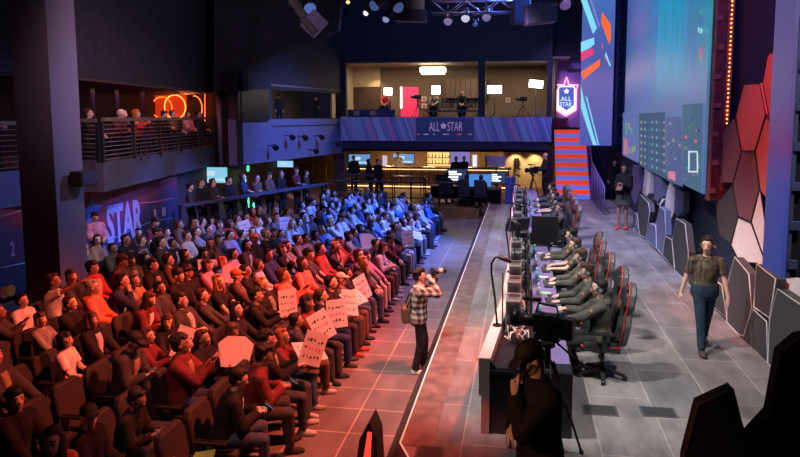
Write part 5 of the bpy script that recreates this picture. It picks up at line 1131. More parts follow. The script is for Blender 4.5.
# stair handrail
hr = empty('stair_handrail', PZ(592, 200, ST), 0, 'violet metal handrail with mesh at the right of the stairs', 'railing')
pa, pb_ = PZ(604, 215, ST), PZ(591, 200, ST); pa, pb_ = V((pa.x, pa.y, 0)), V((pb_.x, pb_.y, 0)); RV = mat('rail_violet', (.22, .18, .5), .4, .2)
d_ = pb_-pa; o0_ = V((hr.location.x, hr.location.y, 0)); 
for i in range(9): 
    q = pa-o0_+d_*(i/8); mb = MB(); mb.cyl((q.x, q.y, 0), (q.x, q.y, 1.0+.08*i), .018, n=6); mb.build('baluster', RV, hr)
mb = MB(); mb.tube([pa-o0_+V((0, 0, 1.0)), pb_-o0_+V((0, 0, 1.64)), V((xs1+.1, 31.6, 3.9))-hr.location], .028, n=8); mb.build('handrail', RV, hr)
mb = MB(); [mb.tube([pa-o0_+V((0, 0, .12*j+.1)), pb_-o0_+V((0, 0, .18*j+.12))], .007, n=5) for j in range(8)]; mb.build('mesh_wires', RV, hr)
# left mid platform with drink rail
RA, RB = V((-9.51, 17.13, 0)), V((-7.31, 23.54, 0))
plt = empty('standing_platform', RA, 0, 'dark raised standing platform behind the left audience with a drink rail', 'platform')
mb = MB(); mb.prism([RA-RA, RB-RA, V((-10.4, 23.2, 0))-RA, V((-11.2, 20.2, 0))-RA, V((-11.1, 18, 0))-RA], (0, 0, .45)); mb.build('deck', mat('platform_dark', (.02, .02, .028), .8), plt)
mb = MB(); dd = RB-RA; nn = V((-dd.y, dd.x, 0)).normalized()*.26; mb.prism([V((0, 0, 1.56)), dd+V((0, 0, 1.56)), dd+nn+V((0, 0, 1.56)), nn+V((0, 0, 1.56))], (0, 0, .06)); mb.build('drink_rail', mat('drink_rail_blue_grey', (.045, .05, .085), .5), plt)
for i in range(7): q = dd*(i/6)+nn*.5; mb = MB(); mb.box((q.x, q.y, .99), (.06, .06, 1.14)); mb.build('post', BLK, plt)
mb = MB(); mb.tube([dd+V((0, 0, 1.6)), V((-6.9, 26.5, 1.6))-RA, ], .02, n=6); mb.build('side_rail', BLK, plt)
# televisions and green tubes at the left rear
tvp = PY(214, 175, 25.5)
tv(200, 167.5, 227, 182.5, 22.9, 'blue television on the left, behind the people at the drink rail', emat('tv_teal', (.2, .5, .65), 1.2)); tv(277.5, 161, 293, 167, 33, 'small television with a white caption under the left balcony fascia', emat('tv_caption', (.25, .55, .75), 1.2))
GRN = emat('neon_green', (.03, 1, .35), 5)
for i, (px, py0, py1) in enumerate(((248, 166, 171), (245, 176, 184), (248, 198, 208), (254, 203, 207))):
    a, b = PY(px, py0, 26.5), PY(px, py1, 26.5); mb = MB(); mb.cyl(b, a, .045, n=8); o = mb.build('green_light_tube', GRN); tag(o, 'upright green light tube behind the drink rail, %s' % ('topmost', 'the tallest in the middle', 'low one on the left', 'low short one on the right')[i], 'light tube')
a, b = PY(214, 163, 24), PY(236, 161.5, 24); mb = MB(); mb.tube([a, b], .022, n=6); o = mb.build('neon_tube', emat('neon_red3', (1, .12, .04), 4)); tag(o, 'short red neon tube under the dark corner left of the blue fascia', 'neon tube')
p = PY(185, 212, 19.5)
pb('banner_roll_up', 234.5, 168, 242, 186, 30, .06, mat('poster_red', (.35, .04, .03), .6, emit=(1, .1, .05), es=.4, var=0), 'small red lit poster left of the green light tubes', 'poster')
for i, (px0, px1, c_) in enumerate(((252, 262, (.25, .13, .06)), (300, 312, (.16, .08, .05)), (318, 326, (.3, .16, .08)), (288, 297, (.35, .1, .08)))):
    pb('wall_panel', px0, 164, px1, 186, 35.5, .06, mat('bar_panel_%d' % i, c_, .6, var=.3), 'brown wooden panel on the far bar wall under the blue fascia, %s from the left' % ('first', 'third', 'fourth', 'second')[i], 'panel')
# ------------------------------------------------------------------ people of the hall
PAL = {'black': (.014, .013, .016), 'charcoal': (.045, .045, .05), 'grey': (.20, .20, .21), 'pale grey': (.42, .42, .44), 'navy': (.025, .035, .09), 'white': (.62, .60, .60), 'cream': (.50, .42, .32), 'tan': (.30, .21, .13),
       'olive': (.09, .09, .05), 'maroon': (.13, .025, .03), 'red': (.42, .05, .04), 'coral': (.60, .16, .10), 'teal': (.03, .25, .30), 'blue': (.07, .14, .36), 'pink': (.55, .25, .32), 'brown': (.10, .06, .04), 'lilac': (.35, .28, .48)}
SEATP = {
 'lap': pose(lean=.02, hy=.05, hp=.12),
 'lap2': pose(lean=-.08, side=.05, hy=-.25, hp=.15, hl=(.36, .15, .64), hr=(.34, -.16, .64), slim=.9),
 'phone': pose(lean=.30, hy=0, hp=-.35, hl=(.40, .05, .78), hr=(.40, -.05, .78), gl='hold', gr='hold', slim=.93),
 'cross': pose(lean=.0, hy=-.1, hp=.2, hl=(.20, -.10, .96), hr=(.22, .10, .92)),
 'back': pose(lean=-.14, side=-.04, hy=.15, hp=.28, hl=(.30, .18, .66), hr=(.18, -.05, .78), ft=[(.56, .12, .08), (.50, -.14, .08)]),
 'sign': pose(lean=.05, hy=.0, hp=.1, hl=(.40, .04, .88), hr=(.40, -.06, .88), gl='grip', gr='grip', slim=.94),
 'turn': pose(lean=.08, hy=-.9, hp=.05, twist=-.3, hl=(.34, .02, .68), hr=(.30, -.12, .66), slim=.9),
 'chin': pose(lean=.28, hy=-.1, hp=.1, hl=(.40, .08, .66), hr=(.27, -.04, 1.03), gr='hold'),
 'clap': pose(lean=.05, hy=.1, hp=.18, hl=(.36, .03, .98), hr=(.36, -.02, .98), gl='flat', gr='flat'),
 'point': pose(lean=.1, hy=.0, hp=.15, hl=(.30, .1, .68), hr=(.52, -.10, 1.22), gr='point')}
SEATP = {k: Proto(k, v) for k, v in SEATP.items()}
STANDP = {
 'relax': pose('stand', hl=(.05, .27, .78), hr=(.06, -.27, .78), ft=[(.05, .10, .08), (-.05, -.10, .08)], hp=.05),
 'cross': pose('stand', hl=(.20, -.10, 1.20), hr=(.22, .08, 1.14), ft=[(.0, .12, .08), (.02, -.12, .08)], hp=.1),
 'hold': pose('stand', hl=(.30, .06, 1.08), hr=(.30, -.08, 1.08), ft=[(.03, .09, .08), (-.04, -.1, .08)], hp=-.15, gl='hold', gr='hold', slim=.92)}
STANDP = {k: Proto(k, v, 'stand') for k, v in STANDP.items()}
HDESC = {('short', 'black'): 'short black-haired', ('short', 'brown'): 'short brown-haired', ('short', 'grey'): 'short grey-haired', ('long', 'black'): 'long black-haired', ('long', 'brown'): 'long brown-haired', ('long', 'red'): 'long red-haired', ('bob', 'brown'): 'bobbed brown-haired', ('bob', 'black'): 'bobbed black-haired', ('bob', 'orange'): 'bobbed orange-haired', ('messy', 'black'): 'tousled black-haired', ('messy', 'brown'): 'tousled brown-haired', ('cap', 'black'): 'black-capped', ('cap', 'cream'): 'cream-capped', ('beanie', 'black'): 'beanie-wearing', ('bun', 'black'): 'bun-haired', ('pony', 'brown'): 'ponytailed', ('bald', 'dark'): 'bald', ('cap', 'orange'): 'orange-capped', ('short', 'blond'): 'short fair-haired', ('long', 'blond'): 'long fair-haired', ('cap', 'white'): 'white-capped'}
# what the photograph shows where: px, py of the head, hair, hair colour, top kind, top colour, pose
AN = [(38, 322, 'short', 'black', 'sweater', 'white', 'lap'), (33, 308, 'short', 'brown', 'tshirt', 'pale grey', 'point'), (60, 350, 'bob', 'brown', 'sweater', 'grey', 'lap2'), (72, 311, 'short', 'brown', 'jacket', 'black', 'clap'), (94, 306, 'short', 'grey', 'hoodie', 'coral', 'lap'),
 (122, 328, 'bob', 'brown', 'jacket', 'black', 'lap2'), (142, 312, 'long', 'brown', 'jacket', 'maroon', 'phone'), (170, 279, 'beanie', 'black', 'jacket', 'black', 'lap'), (214, 328, 'bob', 'brown', 'hoodie', 'red', 'phone'), (238, 340, 'messy', 'black', 'jacket', 'black', 'sign'),
 (268, 335, 'long', 'red', 'hoodie', 'maroon', 'turn'), (240, 385, 'short', 'black', 'jacket', 'black', 'phone'), (282, 322, 'short', 'black', 'hoodie', 'charcoal', 'lap'), (172, 408, 'short', 'black', 'jacket', 'black', 'phone'), (208, 385, 'messy', 'black', 'jacket', 'maroon', 'phone'),
 (130, 362, 'cap', 'black', 'jacket', 'charcoal', 'phone'), (45, 430, 'messy', 'black', 'jacket', 'black', 'lap2'), (62, 440, 'long', 'brown', 'hoodie', 'coral', 'turn'), (55, 368, 'bob', 'black', 'tshirt', 'white', 'lap'), (158, 335, 'long', 'brown', 'sweater', 'maroon', 'sign'),
 (322, 288, 'short', 'black', 'tshirt', 'black', 'lap'), (338, 280, 'cap', 'cream', 'tshirt', 'brown', 'sign'), (350, 268, 'short', 'black', 'jacket', 'black', 'sign'), (373, 262, 'bob', 'brown', 'sweater', 'pink', 'lap2'), (382, 252, 'long', 'brown', 'hoodie', 'pale grey', 'phone'), (304, 275, 'long', 'black', 'sweater', 'coral', 'lap'), (276, 276, 'short', 'brown', 'hoodie', 'coral', 'clap'),
 (216, 256, 'bob', 'orange', 'hoodie', 'blue', 'lap'), (230, 248, 'short', 'black', 'hoodie', 'lilac', 'lap'), (240, 251, 'long', 'black', 'jacket', 'charcoal', 'turn'), (244, 268, 'short', 'black', 'tshirt', 'black', 'cross'), (256, 261, 'short', 'brown', 'sweater', 'pale grey', 'lap'), (268, 259, 'short', 'black', 'hoodie', 'navy', 'lap2'), (200, 267, 'bob', 'brown', 'hoodie', 'pink', 'sign'), (228, 275, 'cap', 'orange', 'jacket', 'brown', 'sign'),
 (187, 231, 'short', 'brown', 'sweater', 'cream', 'lap'), (200, 226, 'short', 'black', 'hoodie', 'grey', 'lap'), (209, 224, 'short', 'black', 'hoodie', 'charcoal', 'cross'), (173, 238, 'short', 'black', 'jacket', 'black', 'lap'), (161, 241, 'cap', 'black', 'jacket', 'black', 'lap'), (151, 249, 'short', 'black', 'jacket', 'charcoal', 'lap'), (156, 259, 'short', 'black', 'sweater', 'brown', 'lap'), (143, 266, 'messy', 'black', 'jacket', 'black', 'lap'), (180, 258, 'long', 'black', 'jacket', 'black', 'lap2'), (195, 249, 'long', 'black', 'jacket', 'black', 'phone'), (208, 245, 'long', 'brown', 'jacket', 'brown', 'turn'),
 (133, 241, 'short', 'black', 'hoodie', 'black', 'cross'), (146, 238, 'short', 'brown', 'jacket', 'charcoal', 'lap'), (132, 256, 'long', 'black', 'jacket', 'black', 'lap'), (117, 261, 'messy', 'black', 'jacket', 'olive', 'lap'), (102, 264, 'messy', 'brown', 'jacket', 'brown', 'phone'), (98, 251, 'long', 'black', 'jacket', 'tan', 'turn'), (111, 246, 'short', 'black', 'jacket', 'olive', 'lap'), (135, 276, 'long', 'brown', 'sweater', 'tan', 'clap'), (165, 277, 'short', 'black', 'hoodie', 'charcoal', 'lap'),
 (215, 213, 'bob', 'black', 'sweater', 'lilac', 'lap'), (231, 208, 'short', 'brown', 'sweater', 'tan', 'cross'), (240, 227, 'short', 'black', 'tshirt', 'teal', 'lap'), (231, 231, 'short', 'black', 'hoodie', 'lilac', 'lap'), (245, 217, 'short', 'black', 'hoodie', 'lilac', 'cross'), (252, 240, 'cap', 'orange', 'jacket', 'black', 'lap'), (222, 236, 'bob', 'black', 'jacket', 'charcoal', 'lap2'),
 (303, 230, 'short', 'black', 'sweater', 'pale grey', 'cross'), (310, 226, 'long', 'black', 'hoodie', 'pale grey', 'lap'), (332, 246, 'bob', 'brown', 'hoodie', 'coral', 'clap'), (350, 230, 'short', 'black', 'hoodie', 'blue', 'lap'), (340, 205, 'short', 'brown', 'sweater', 'white', 'lap'), (328, 212, 'long', 'black', 'sweater', 'pale grey', 'cross'), (362, 206, 'bob', 'black', 'sweater', 'pale grey', 'lap'), (380, 202, 'short', 'brown', 'hoodie', 'white', 'back'), (388, 198, 'bob', 'brown', 'sweater', 'pale grey', 'lap'), (372, 216, 'short', 'black', 'hoodie', 'blue', 'back'), (404, 222, 'long', 'black', 'hoodie', 'pale grey', 'sign'), (365, 232, 'bob', 'black', 'hoodie', 'blue', 'sign'), (392, 238, 'bob', 'black', 'jacket', 'maroon', 'lap'), (430, 196, 'short', 'black', 'jacket', 'black', 'lap'), (418, 208, 'short', 'brown', 'hoodie', 'pale grey', 'lap'), (436, 215, 'cap', 'black', 'hoodie', 'blue', 'phone')]
EMPTY_PX = [(84, 402), (57, 419), (100, 345), (12, 352), (140, 440), (14, 372), (150, 425), (126, 408)]
rs = random.Random(21)
ORD = ['zeroth', 'first', 'second', 'third', 'fourth', 'fifth', 'sixth', 'seventh', 'eighth', 'ninth', 'tenth', 'eleventh', 'twelfth', 'thirteenth', 'fourteenth', 'fifteenth', 'sixteenth', 'seventeenth', 'eighteenth', 'nineteenth', 'twentieth'] + ['twenty-'+a for a in ('first', 'second', 'third', 'fourth', 'fifth', 'sixth', 'seventh', 'eighth', 'ninth')] + ['thirtieth', 'thirty-first', 'thirty-second', 'thirty-third', 'thirty-fourth', 'thirty-fifth', 'thirty-sixth', 'thirty-seventh', 'thirty-eighth']
YMAX = [23.3, 24.3, 25.0, 25.4, 23.8, 20.9, 18.2, 16.6]
seats = []
for r in range(8):
    X = -3.30-.95*r; y = 4.9+.17*(r % 3)
    while y < YMAX[r]:
        px, py = PROJ((X, y, 1.2)); yy = y
        y += .585
        if px < -14 or py > 480: continue
        if Lx-.9 < X < A_P.x+.45 and A_P.y-.6 < yy < B_P.y+.6: continue
        if X < -8.9 and yy < 11.5: continue
        if r == 7 and 14.2 < yy < 15.4: continue
        seats.append({'r': r, 'X': X, 'Y': yy, 'px': px, 'py': py})
for q in EMPTY_PX:
    s = min((s for s in seats if not s.get('e')), key=lambda s: (PROJ((s['X']-.25, s['Y'], .85))[0]-q[0])**2+(PROJ((s['X']-.25, s['Y'], .85))[1]-q[1])**2); s['e'] = True
for a in sorted(AN, key=lambda a: -a[1]):
    c = [s for s in seats if not s.get('e') and 'a' not in s]; s = min(c, key=lambda s: (s['px']-a[0])**2+(s['py']-a[1])**2*1.2); s['a'] = a
PLAC = [(186, 351, 0), (255, 366, 1), (281, 300, 0), (318, 328, 0), (340, 310, 2), (358, 290, 0), (325, 364, 3), (303, 362, 0), (360, 312, 3), (348, 335, 2), (404, 240, 0), (366, 243, 1), (284, 233, 0), (243, 226, 2), (300, 216, 0), (420, 238, 3), (200, 270, 3), (232, 290, 1)]
for q in PLAC:
    c = [s for s in seats if not s.get('e') and 'pl' not in s]; s = min(c, key=lambda s: (PROJ((s['X']+.55, s['Y'], .95))[0]-q[0])**2+(PROJ((s['X']+.55, s['Y'], .95))[1]-q[1])**2); s['pl'] = q
KINDS = [('short', 'black'), ('short', 'black'), ('short', 'brown'), ('messy', 'black'), ('long', 'black'), ('long', 'brown'), ('bob', 'brown'), ('bob', 'black'), ('cap', 'black'), ('pony', 'brown'), ('short', 'blond'), ('long', 'blond')]
TOPC = ['black', 'black', 'charcoal', 'charcoal', 'navy', 'grey', 'maroon', 'olive', 'black', 'charcoal', 'brown', 'red']; TOPB = ['pale grey', 'white', 'grey', 'blue', 'charcoal', 'navy', 'lilac', 'pale grey']  # TOPB: blue wash put into the tops as paler, bluer colours
PN = ['lap', 'lap', 'lap2', 'phone', 'cross', 'back', 'turn', 'chin', 'clap', 'lap2']
cnt = {}; first_seat = True
PLM = [mat('placard_white', (.50, .45, .47), .6, var=.03), mat('placard_ink', (.05, .02, .04), .6, var=0), mat('placard_magenta', (.6, .05, .25), .6, var=0)]
def mk_placard(kind, seed):
    r_ = random.Random(seed); w_, h_ = (.33, .44) if kind != 3 else (.46, .34)
    mb = MB()
    if kind == 1: mb.prism([V((0, -.18, 0)), V((0, .18, 0)), V((0, .24, .30)), V((0, .12, .40)), V((0, -.12, .40)), V((0, -.24, .30))], (.006, 0, 0))
    else: mb.box((0, 0, h_/2), (.006, w_, h_))
    for i in range(3 if kind != 1 else 0):
        z = h_*(.72-.24*i)
        for j in range(5):
            y = -w_*.34+j*w_*.16; 
            for _ in range(3): mb.box((0, y+r_.uniform(-.012, .012), z+r_.uniform(-.02, .02)), (.011, r_.uniform(.006, .03), r_.uniform(.005, .03)), rotm(r_.uniform(-.5, .5)), mi=1+i % 2)
    if kind == 1: mb.sph((0, 0, .22), (.005, .13, .11), mi=2)
    return mb.mesh('board')
PLME = [[mk_placard(k, k*7+j) for j in range(3)] for k in range(4)]
for s in seats:
    X, Y, r = s['X'], s['Y'], s['r']; row = ORD[r+1]; key = r
    # the seat itself
    st = seat0 if first_seat else copy_tree(seat0); first_seat = False
    st.location = (X, Y, 0); st.rotation_euler = (0, 0, 0)
    if s.get('e'):
        cnt[('e', r)] = cnt.get(('e', r), 0)+1; st['label'] = 'empty theatre seat, %s row from aisle, %s empty one from near end' % (row, ORD[cnt[('e', r)]]); continue
    st['label'] = 'dark theatre seat mostly hidden under a seated spectator'; st['group'] = 'occupied theatre seats'
    cnt[r] = cnt.get(r, 0)+1
    blue = (Y > 15.5 and -8 < X)
    if 'a' in s: _, _, h_, hc_, tk, tc, po = s['a']
    else:
        h_, hc_ = rs.choice(KINDS); tk = rs.choice(['hoodie', 'jacket', 'sweater', 'tshirt', 'jacket']); tc = rs.choice(TOPB if blue else TOPC); po = rs.choice(PN)
        if Y < 10.5 and tk == 'tshirt': tk = 'jacket'
        if Y < 10.5 and tc == 'grey': tc = 'charcoal'
    if 'pl' in s: po = 'sign'
    if 'a' not in s and X > -3.4 and Y > 20: po = 'lap'
    lab = '%s person in %s %s, %s row from aisle, %s from near end' % (HDESC[(h_, hc_)], tc, {'tshirt': 'T-shirt'}.get(tk, tk), row, ORD[cnt[r]])
    lg = rs.choice(['long']*6+['shorts']); lc = rs.choice([PAL['black'], PAL['navy'], (.05, .07, .12), PAL['charcoal'], PAL['grey'] if blue else PAL['brown']])
    rz = rs.uniform(-.38, .38)+(.12 if Y < 12 else 0); sc = rs.uniform(.92, 1.09)
    if h_ in ('long', 'bob', 'pony'): sc *= .95
    o = person(SEATP[po], (X+rs.uniform(-.02, .05), Y, 0), rz, lab, tk, PAL[tc], lg, lc, h_, hc_, rs.choice([0, 1, 1, 2]) if not blue else 1, rs.choice([(.03, .03, .03), (.4, .4, .4), (.05, .05, .06), (.3, .05, .04)]), sc=sc, inner=PAL[rs.choice(['white', 'grey', 'black', 'pale grey', 'cream', 'tan'])])
    if po == 'phone' and Y < 12.5:
        p = o.location + rotz(rz) @ V((.53, .0, .83))*sc; ph = empty('smartphone', p, 0, 'lit smartphone held in %s row from aisle, %s person from near end' % (row, ORD[cnt[r]]), 'phone'); ph.rotation_euler = (0, -.8, rz)
        mb = MB(); mb.box((0, 0, 0), (.009, .075, .15), bev=.003); mb.build('phone_body', PLAS, ph); mb = MB(); mb.box((-.0055, 0, 0), (.002, .066, .135)); mb.build('screen', emat('phone_screen', (.7, .8, 1), .9), ph)
    if 'pl' in s:
        k_ = s['pl'][2]; me = PLME[k_][rs.randrange(3)]
        p = o.location + rotz(rz) @ V((.52, -.01, .86))*sc; q = PROJ(p)
        pl_ = empty('placard', p, 0, 'x', 'placard'); pl_.rotation_euler = (rs.uniform(-.55, .45), rs.uniform(-.5, -.1) if k_ != 3 else -1.0, rs.uniform(-1.1, -.4))
        pl_['label'] = ['upright white placard', 'fan-shaped white placard', 'tilted white placard', 'wide white placard'][k_]+' held in %s row from aisle, %s person from near end' % (row, ORD[cnt[r]])
        link('board', me, PLM, pl_)
# (end of the audience loop)
eb = [s for s in seats if s.get('e')]
sA = min(eb, key=lambda s: (s['px']-120)**2+(s['py']-415)**2)
t = empty('tote_bag', (sA['X']+.02, sA['Y']+.05, .462), .3, 'cream tote bag with a looped handle left on an empty near seat', 'bag')
mb = MB(); mb.box((0, 0, .13), (.16, .34, .26), bev=.04); mb.build('bag_body', mat('bag_cream', (.55, .42, .35), .8, bump=.2), t); mb = MB(); mb.tube([V((0, -.09, .25)), V((0, -.07, .38)), V((0, .07, .38)), V((0, .09, .25))], .012, n=6); mb.build('handle', mat('bag_strap', (.4, .28, .22), .7), t)
sB = min([s for s in eb if s is not sA], key=lambda s: (s['px']-150)**2+(s['py']-430)**2)
mb = MB(); mb.prism([V((0, 0, 0)), V((.26, .03, .02)), V((.24, .2, .16)), V((.02, .18, .12))], (0, .004, .006)); o = mb.build('folded_flag', mat('flag_green', (.15, .40, .08), .6), loc=(sB['X']-.1, sB['Y']-.1, .47)); tag(o, 'folded bright green cloth on a near seat', 'cloth')
# ---- standing people at the left: boy by the banner, people along the drink rail, at the bar, in the studio, on the balcony
def at_head(px, py, zf_, h=1.62): return PZ(px, py, zf_+h)
p = at_head(95, 217, 0); person(STANDP['hold'], (p.x, p.y, 0), -.5, 'black-haired youth in open white jacket standing before the STAR banner', 'jacket', PAL['pink'], 'long', PAL['navy'], 'messy', 'black', 0)
ST_ = [(190, 188, 'hold', 'charcoal', 'short', 'black'), (201, 187, 'relax', 'black', 'short', 'brown'), (213, 184, 'cross', 'charcoal', 'short', 'brown'), (229, 181, 'relax', 'black', 'short', 'black'), (243, 181, 'cross', 'navy', 'long', 'black'), (257, 172, 'cross', 'brown', 'short', 'black'), (269, 178, 'hold', 'brown', 'messy', 'brown'), (281, 178, 'relax', 'black', 'long', 'brown'), (296, 177, 'cross', 'maroon', 'bob', 'brown'), (306, 175, 'relax', 'charcoal', 'short', 'black')]
for i, (px, py, po, tc, h_, hc_) in enumerate(ST_):
    f_ = (px-183)/(325-183); base = RA+(RB-RA)*1.0*f_; q = PX(px, 200, 1) ; d = ray(px, 190); 
    # stand half a metre behind the rail, on the platform
    nrm = V((-(RB-RA).y, (RB-RA).x, 0)).normalized(); Aa, Bb = RA+nrm*.62, RB+nrm*.62; pp = pl(px, 190, (Aa.x, Aa.y), (Bb.x, Bb.y))
    person(STANDP[po], (pp.x, pp.y, .451), rs.uniform(-.3, .2), '%s person in %s standing %s along the drink rail' % (HDESC[(h_, hc_)], tc, ORD[i+1]+' from the left'), rs.choice(['jacket', 'sweater', 'hoodie']), PAL[tc], 'long', PAL['black'], h_, hc_, 1, sc=rs.uniform(.95, 1.05))
for i, (px, Y_, po, tc, rz, lab) in enumerate(((378, 28.9, 'relax', 'black', -.5, 'tall dark-clad person standing at the high table before the bar'), (369, 29.0, 'cross', 'black', .4, 'dark-clad person standing close to the tall one before the bar'), (354, 31.4, 'relax', 'black', -1, 'person in black at the left end of the bar counter'), (456, 31.4, 'relax', 'black', -1.6, 'dark figure standing behind the text monitor, before the bottle shelves'), (464, 31.6, 'cross', 'black', -1.6, 'second dark figure standing before the violet television'), (398, 34.6, 'relax', 'white', -1.5, 'bartender in a pale top behind the bar counter'))):
    x_ = PY(px, 175, Y_).x; person(STANDP[po], (x_, Y_, .452), rz, lab, 'jacket', PAL[tc], 'long', PAL['black'], ['short', 'long', 'short', 'short', 'short', 'short'][i], 'black', 1)
for i, (px, Y_, lab) in enumerate(((447, 26.92, 'seated crew member in black at the left control desk'), (481, 26.1, 'seated crew member in black at the wide blue monitor'))):
    x_ = PY(px, 190, Y_).x
    person(SEATP['lap'], (x_, Y_, .452), 1.5, lab, 'jacket', PAL['black'], 'long', PAL['black'], 'short', 'black', 0)
# balcony guests
BG = [(88, 112, 'black', 'short', 'brown'), (112.5, 110, 'maroon', 'cap', 'white'), (123, 113, 'black', 'short', 'black'), (135, 110, 'red', 'bob', 'orange'), (157, 108, 'black', 'short', 'black'), (172, 110, 'brown', 'short', 'brown'), (186, 111, 'pink', 'bob', 'black'), (198, 113, 'black', 'short', 'black')]
u_ = V((-11.57+10.06, 23.3-14.45, 0)).normalized(); nb = V((-u_.y, u_.x, 0))
for i, (px, py, tc, h_, hc_) in enumerate(BG):
    off = .65 if i != 0 else 1.2; Aa = V((-10.06, 14.45, 0))+nb*off; Bb = V((-11.57, 23.3, 0))+nb*off; pp = pl(px, 110, (Aa.x, Aa.y), (Bb.x, Bb.y))
    st = copy_tree(seat0); st.location = (pp.x, pp.y, 2.951); st.rotation_euler = (0, 0, -.1); st['label'] = 'dark chair under a seated balcony guest'; st['group'] = 'balcony chairs'
    person(SEATP[['lap', 'phone', 'cross', 'clap', 'phone', 'lap', 'turn', 'lap'][i]], (pp.x+.03, pp.y, 2.951), rs.uniform(-.2, .2), '%s guest in %s seated %s from the left on the side balcony' % (HDESC[(h_, hc_)], tc, ORD[i+1]), 'jacket', PAL[tc], 'long', PAL['black'], h_, hc_, 1, sc=1.04)
p = PY(5, 112, 13.2); person(STANDP['hold'], (p.x-.35, 13.2, 2.95), 0, 'person in black standing on the balcony left of the big pillar', 'jacket', PAL['black'], 'long', PAL['black'], 'short', 'black', 1, sc=.9)
# studio people
for i, (px, Y_, lab, h_, hc_, tc) in enumerate(((462, 33.4, 'long fair-haired presenter in black seated at the studio desk', 'long', 'blond', 'black'), (434, 33.4, 'presenter in brown seated under the square light panel', 'bob', 'brown', 'tan'), (385, 33.5, 'crew member in red seated behind the blue partition', 'short', 'brown', 'red'))):
    x_ = PY(px, 100, Y_).x; person(SEATP['lap'], (x_, Y_, 4.102), -1.5, lab, 'sweater', PAL[tc], 'long', PAL['black'], h_, hc_, 1)
    st = copy_tree(seat0); st.location = (x_, Y_, 4.102); st.rotation_euler = (0, 0, -1.5); st['label'] = 'dark studio chair under a seated presenter'; st['group'] = 'studio chairs'
q = pl(293, 105, MA, MB_); person(STANDP['relax'], (q.x-.7, q.y+.2, 3.76), -.7, 'dark figure in a beanie standing in the left rear window', 'jacket', PAL['black'], 'long', PAL['black'], 'beanie', 'black', 1, sc=.75)
q = pl(327, 105, MA, MB_); person(STANDP['hold'], (q.x-.6, q.y+.2, 3.76), -.7, 'dark figure holding a camera in the left rear window', 'jacket', PAL['black'], 'long', PAL['black'], 'short', 'black', 1, sc=.75)
# ---- headset
def headset(par, M, mic=True, col=(.03, .03, .034)):
    if 'hs' not in HAIR:
        mb = MB(); mb.tube([V((-.01, sin(a)*.098, .02+cos(a)*.125)) for a in [R(x) for x in range(-90, 91, 15)]], .013, n=8); HAIR['hs'] = mb.mesh('band')
        mb = MB(); [(mb.cyl((-.005, s*.078, -.005), (-.005, s*.108, -.005), .046, .040, n=18)) for s in (1, -1)]; HAIR['hc'] = mb.mesh('ear_cups')
        mb = MB(); [(mb.cyl((-.005, s*.108, -.005), (-.005, s*.111, -.005), .028, n=18)) for s in (1, -1)]; HAIR['hr'] = mb.mesh('cup_plates')
        mb = MB(); mb.tube([V((.01, -.10, -.03)), V((.06, -.095, -.07)), V((.10, -.06, -.08))], .005, n=6); mb.sph((.10, -.06, -.08), .011); HAIR['hm'] = mb.mesh('boom')
    t = link('headset', HAIR['hs'], PLAS, par, M=M)
    link('ear_cup', HAIR['hc'], PLAS, t); link('cup_plate', HAIR['hr'], mat('cup_silver_blue', (.30, .36, .5), .35, .4), t)
    if mic: link('boom_microphone', HAIR['hm'], PLAS, t)
    return t
# ---- players
PJ = [pose(lean=.16, hy=h, hp=-.10, hl=(.50, .17, .80), hr=(.50, -.15, .80), gl='relax', gr='hold', pelv=(0, 0, .56), ft=[(.42, .14, .08), (.38, -.15, .08)]) for h in (.0, .14)]
PJ.append(pose(lean=.05, hy=.1, hp=-.02, hl=(.48, .12, .80), hr=(.46, -.12, .90), gl='hold', gr='grip', pelv=(0, 0, .56), ft=[(.46, .14, .08), (.30, -.15, .08)]))
PJ = [Proto('pl%d' % i, j, 'sit', .011) for i, j in enumerate(PJ)]
PH = [('short', 'black'), ('messy', 'brown'), ('messy', 'brown'), ('short', 'brown'), ('short', 'black'), ('short', 'brown'), ('messy', 'black'), ('short', 'black'), ('bob', 'brown'), ('short', 'black')]
for i, y in enumerate(ALLY):
    pr = PJ[2] if i == 0 else PJ[i % 2]; kind = 'sweater' if i % 3 else 'hoodie'
    if i in (3, 7): kind = 'tshirt'
    h_, hc_ = PH[i]
    o = person(pr, (1.10, y, ST+.002), pi+rnd.uniform(-.06, .08), '%s player in dark olive-grey team top at the %s' % (HDESC[(h_, hc_)], who(i)), kind, (.08, .08, .068) if i < 5 else (.06, .06, .064), 'long', (.02, .02, .022), h_, hc_, 1, (.25, .2, .16) if i == 0 else (.05, .05, .05))
    headset(o, pr.J['hm'])
    J = pr.J; c = J['Cc']+V((.13, .0, .09)); mb = MB(); mb.sph(J['el']*.45+J['sl']*.55+V((.02, .058, .02)), (.022, .010, .028)); mb.build('team_patch', mat('patch_orange', (.8, .22, .04), .5), o)
    if i == 0:
        mb = MB(); 
        for s_ in (1, -1): mb.tube([V((.099, s_*.031, .008))+V((0, cos(a)*.024, sin(a)*.018)) for a in [k*pi/6 for k in range(12)]], .0025, n=5, closed=True)
        mb.tube([V((.10, -.008, .01)), V((.10, .008, .01))], .0025, n=5); mb.build('glasses', BLK, o).matrix_local = J['hm']
        t = empty('drink_can', (.57, 9.22, DT+.012), 0, 'cyan drink can beside the hand of the nearest player', 'can'); mb = MB(); mb.cyl((0, 0, 0), (0, 0, .15), .033); mb.build('can_body', mat('can_cyan', (.1, .5, .65), .25), t); mb = MB(); mb.cyl((0, 0, .15), (0, 0, .165), .033, .026); mb.build('can_lid', GREYM, t)
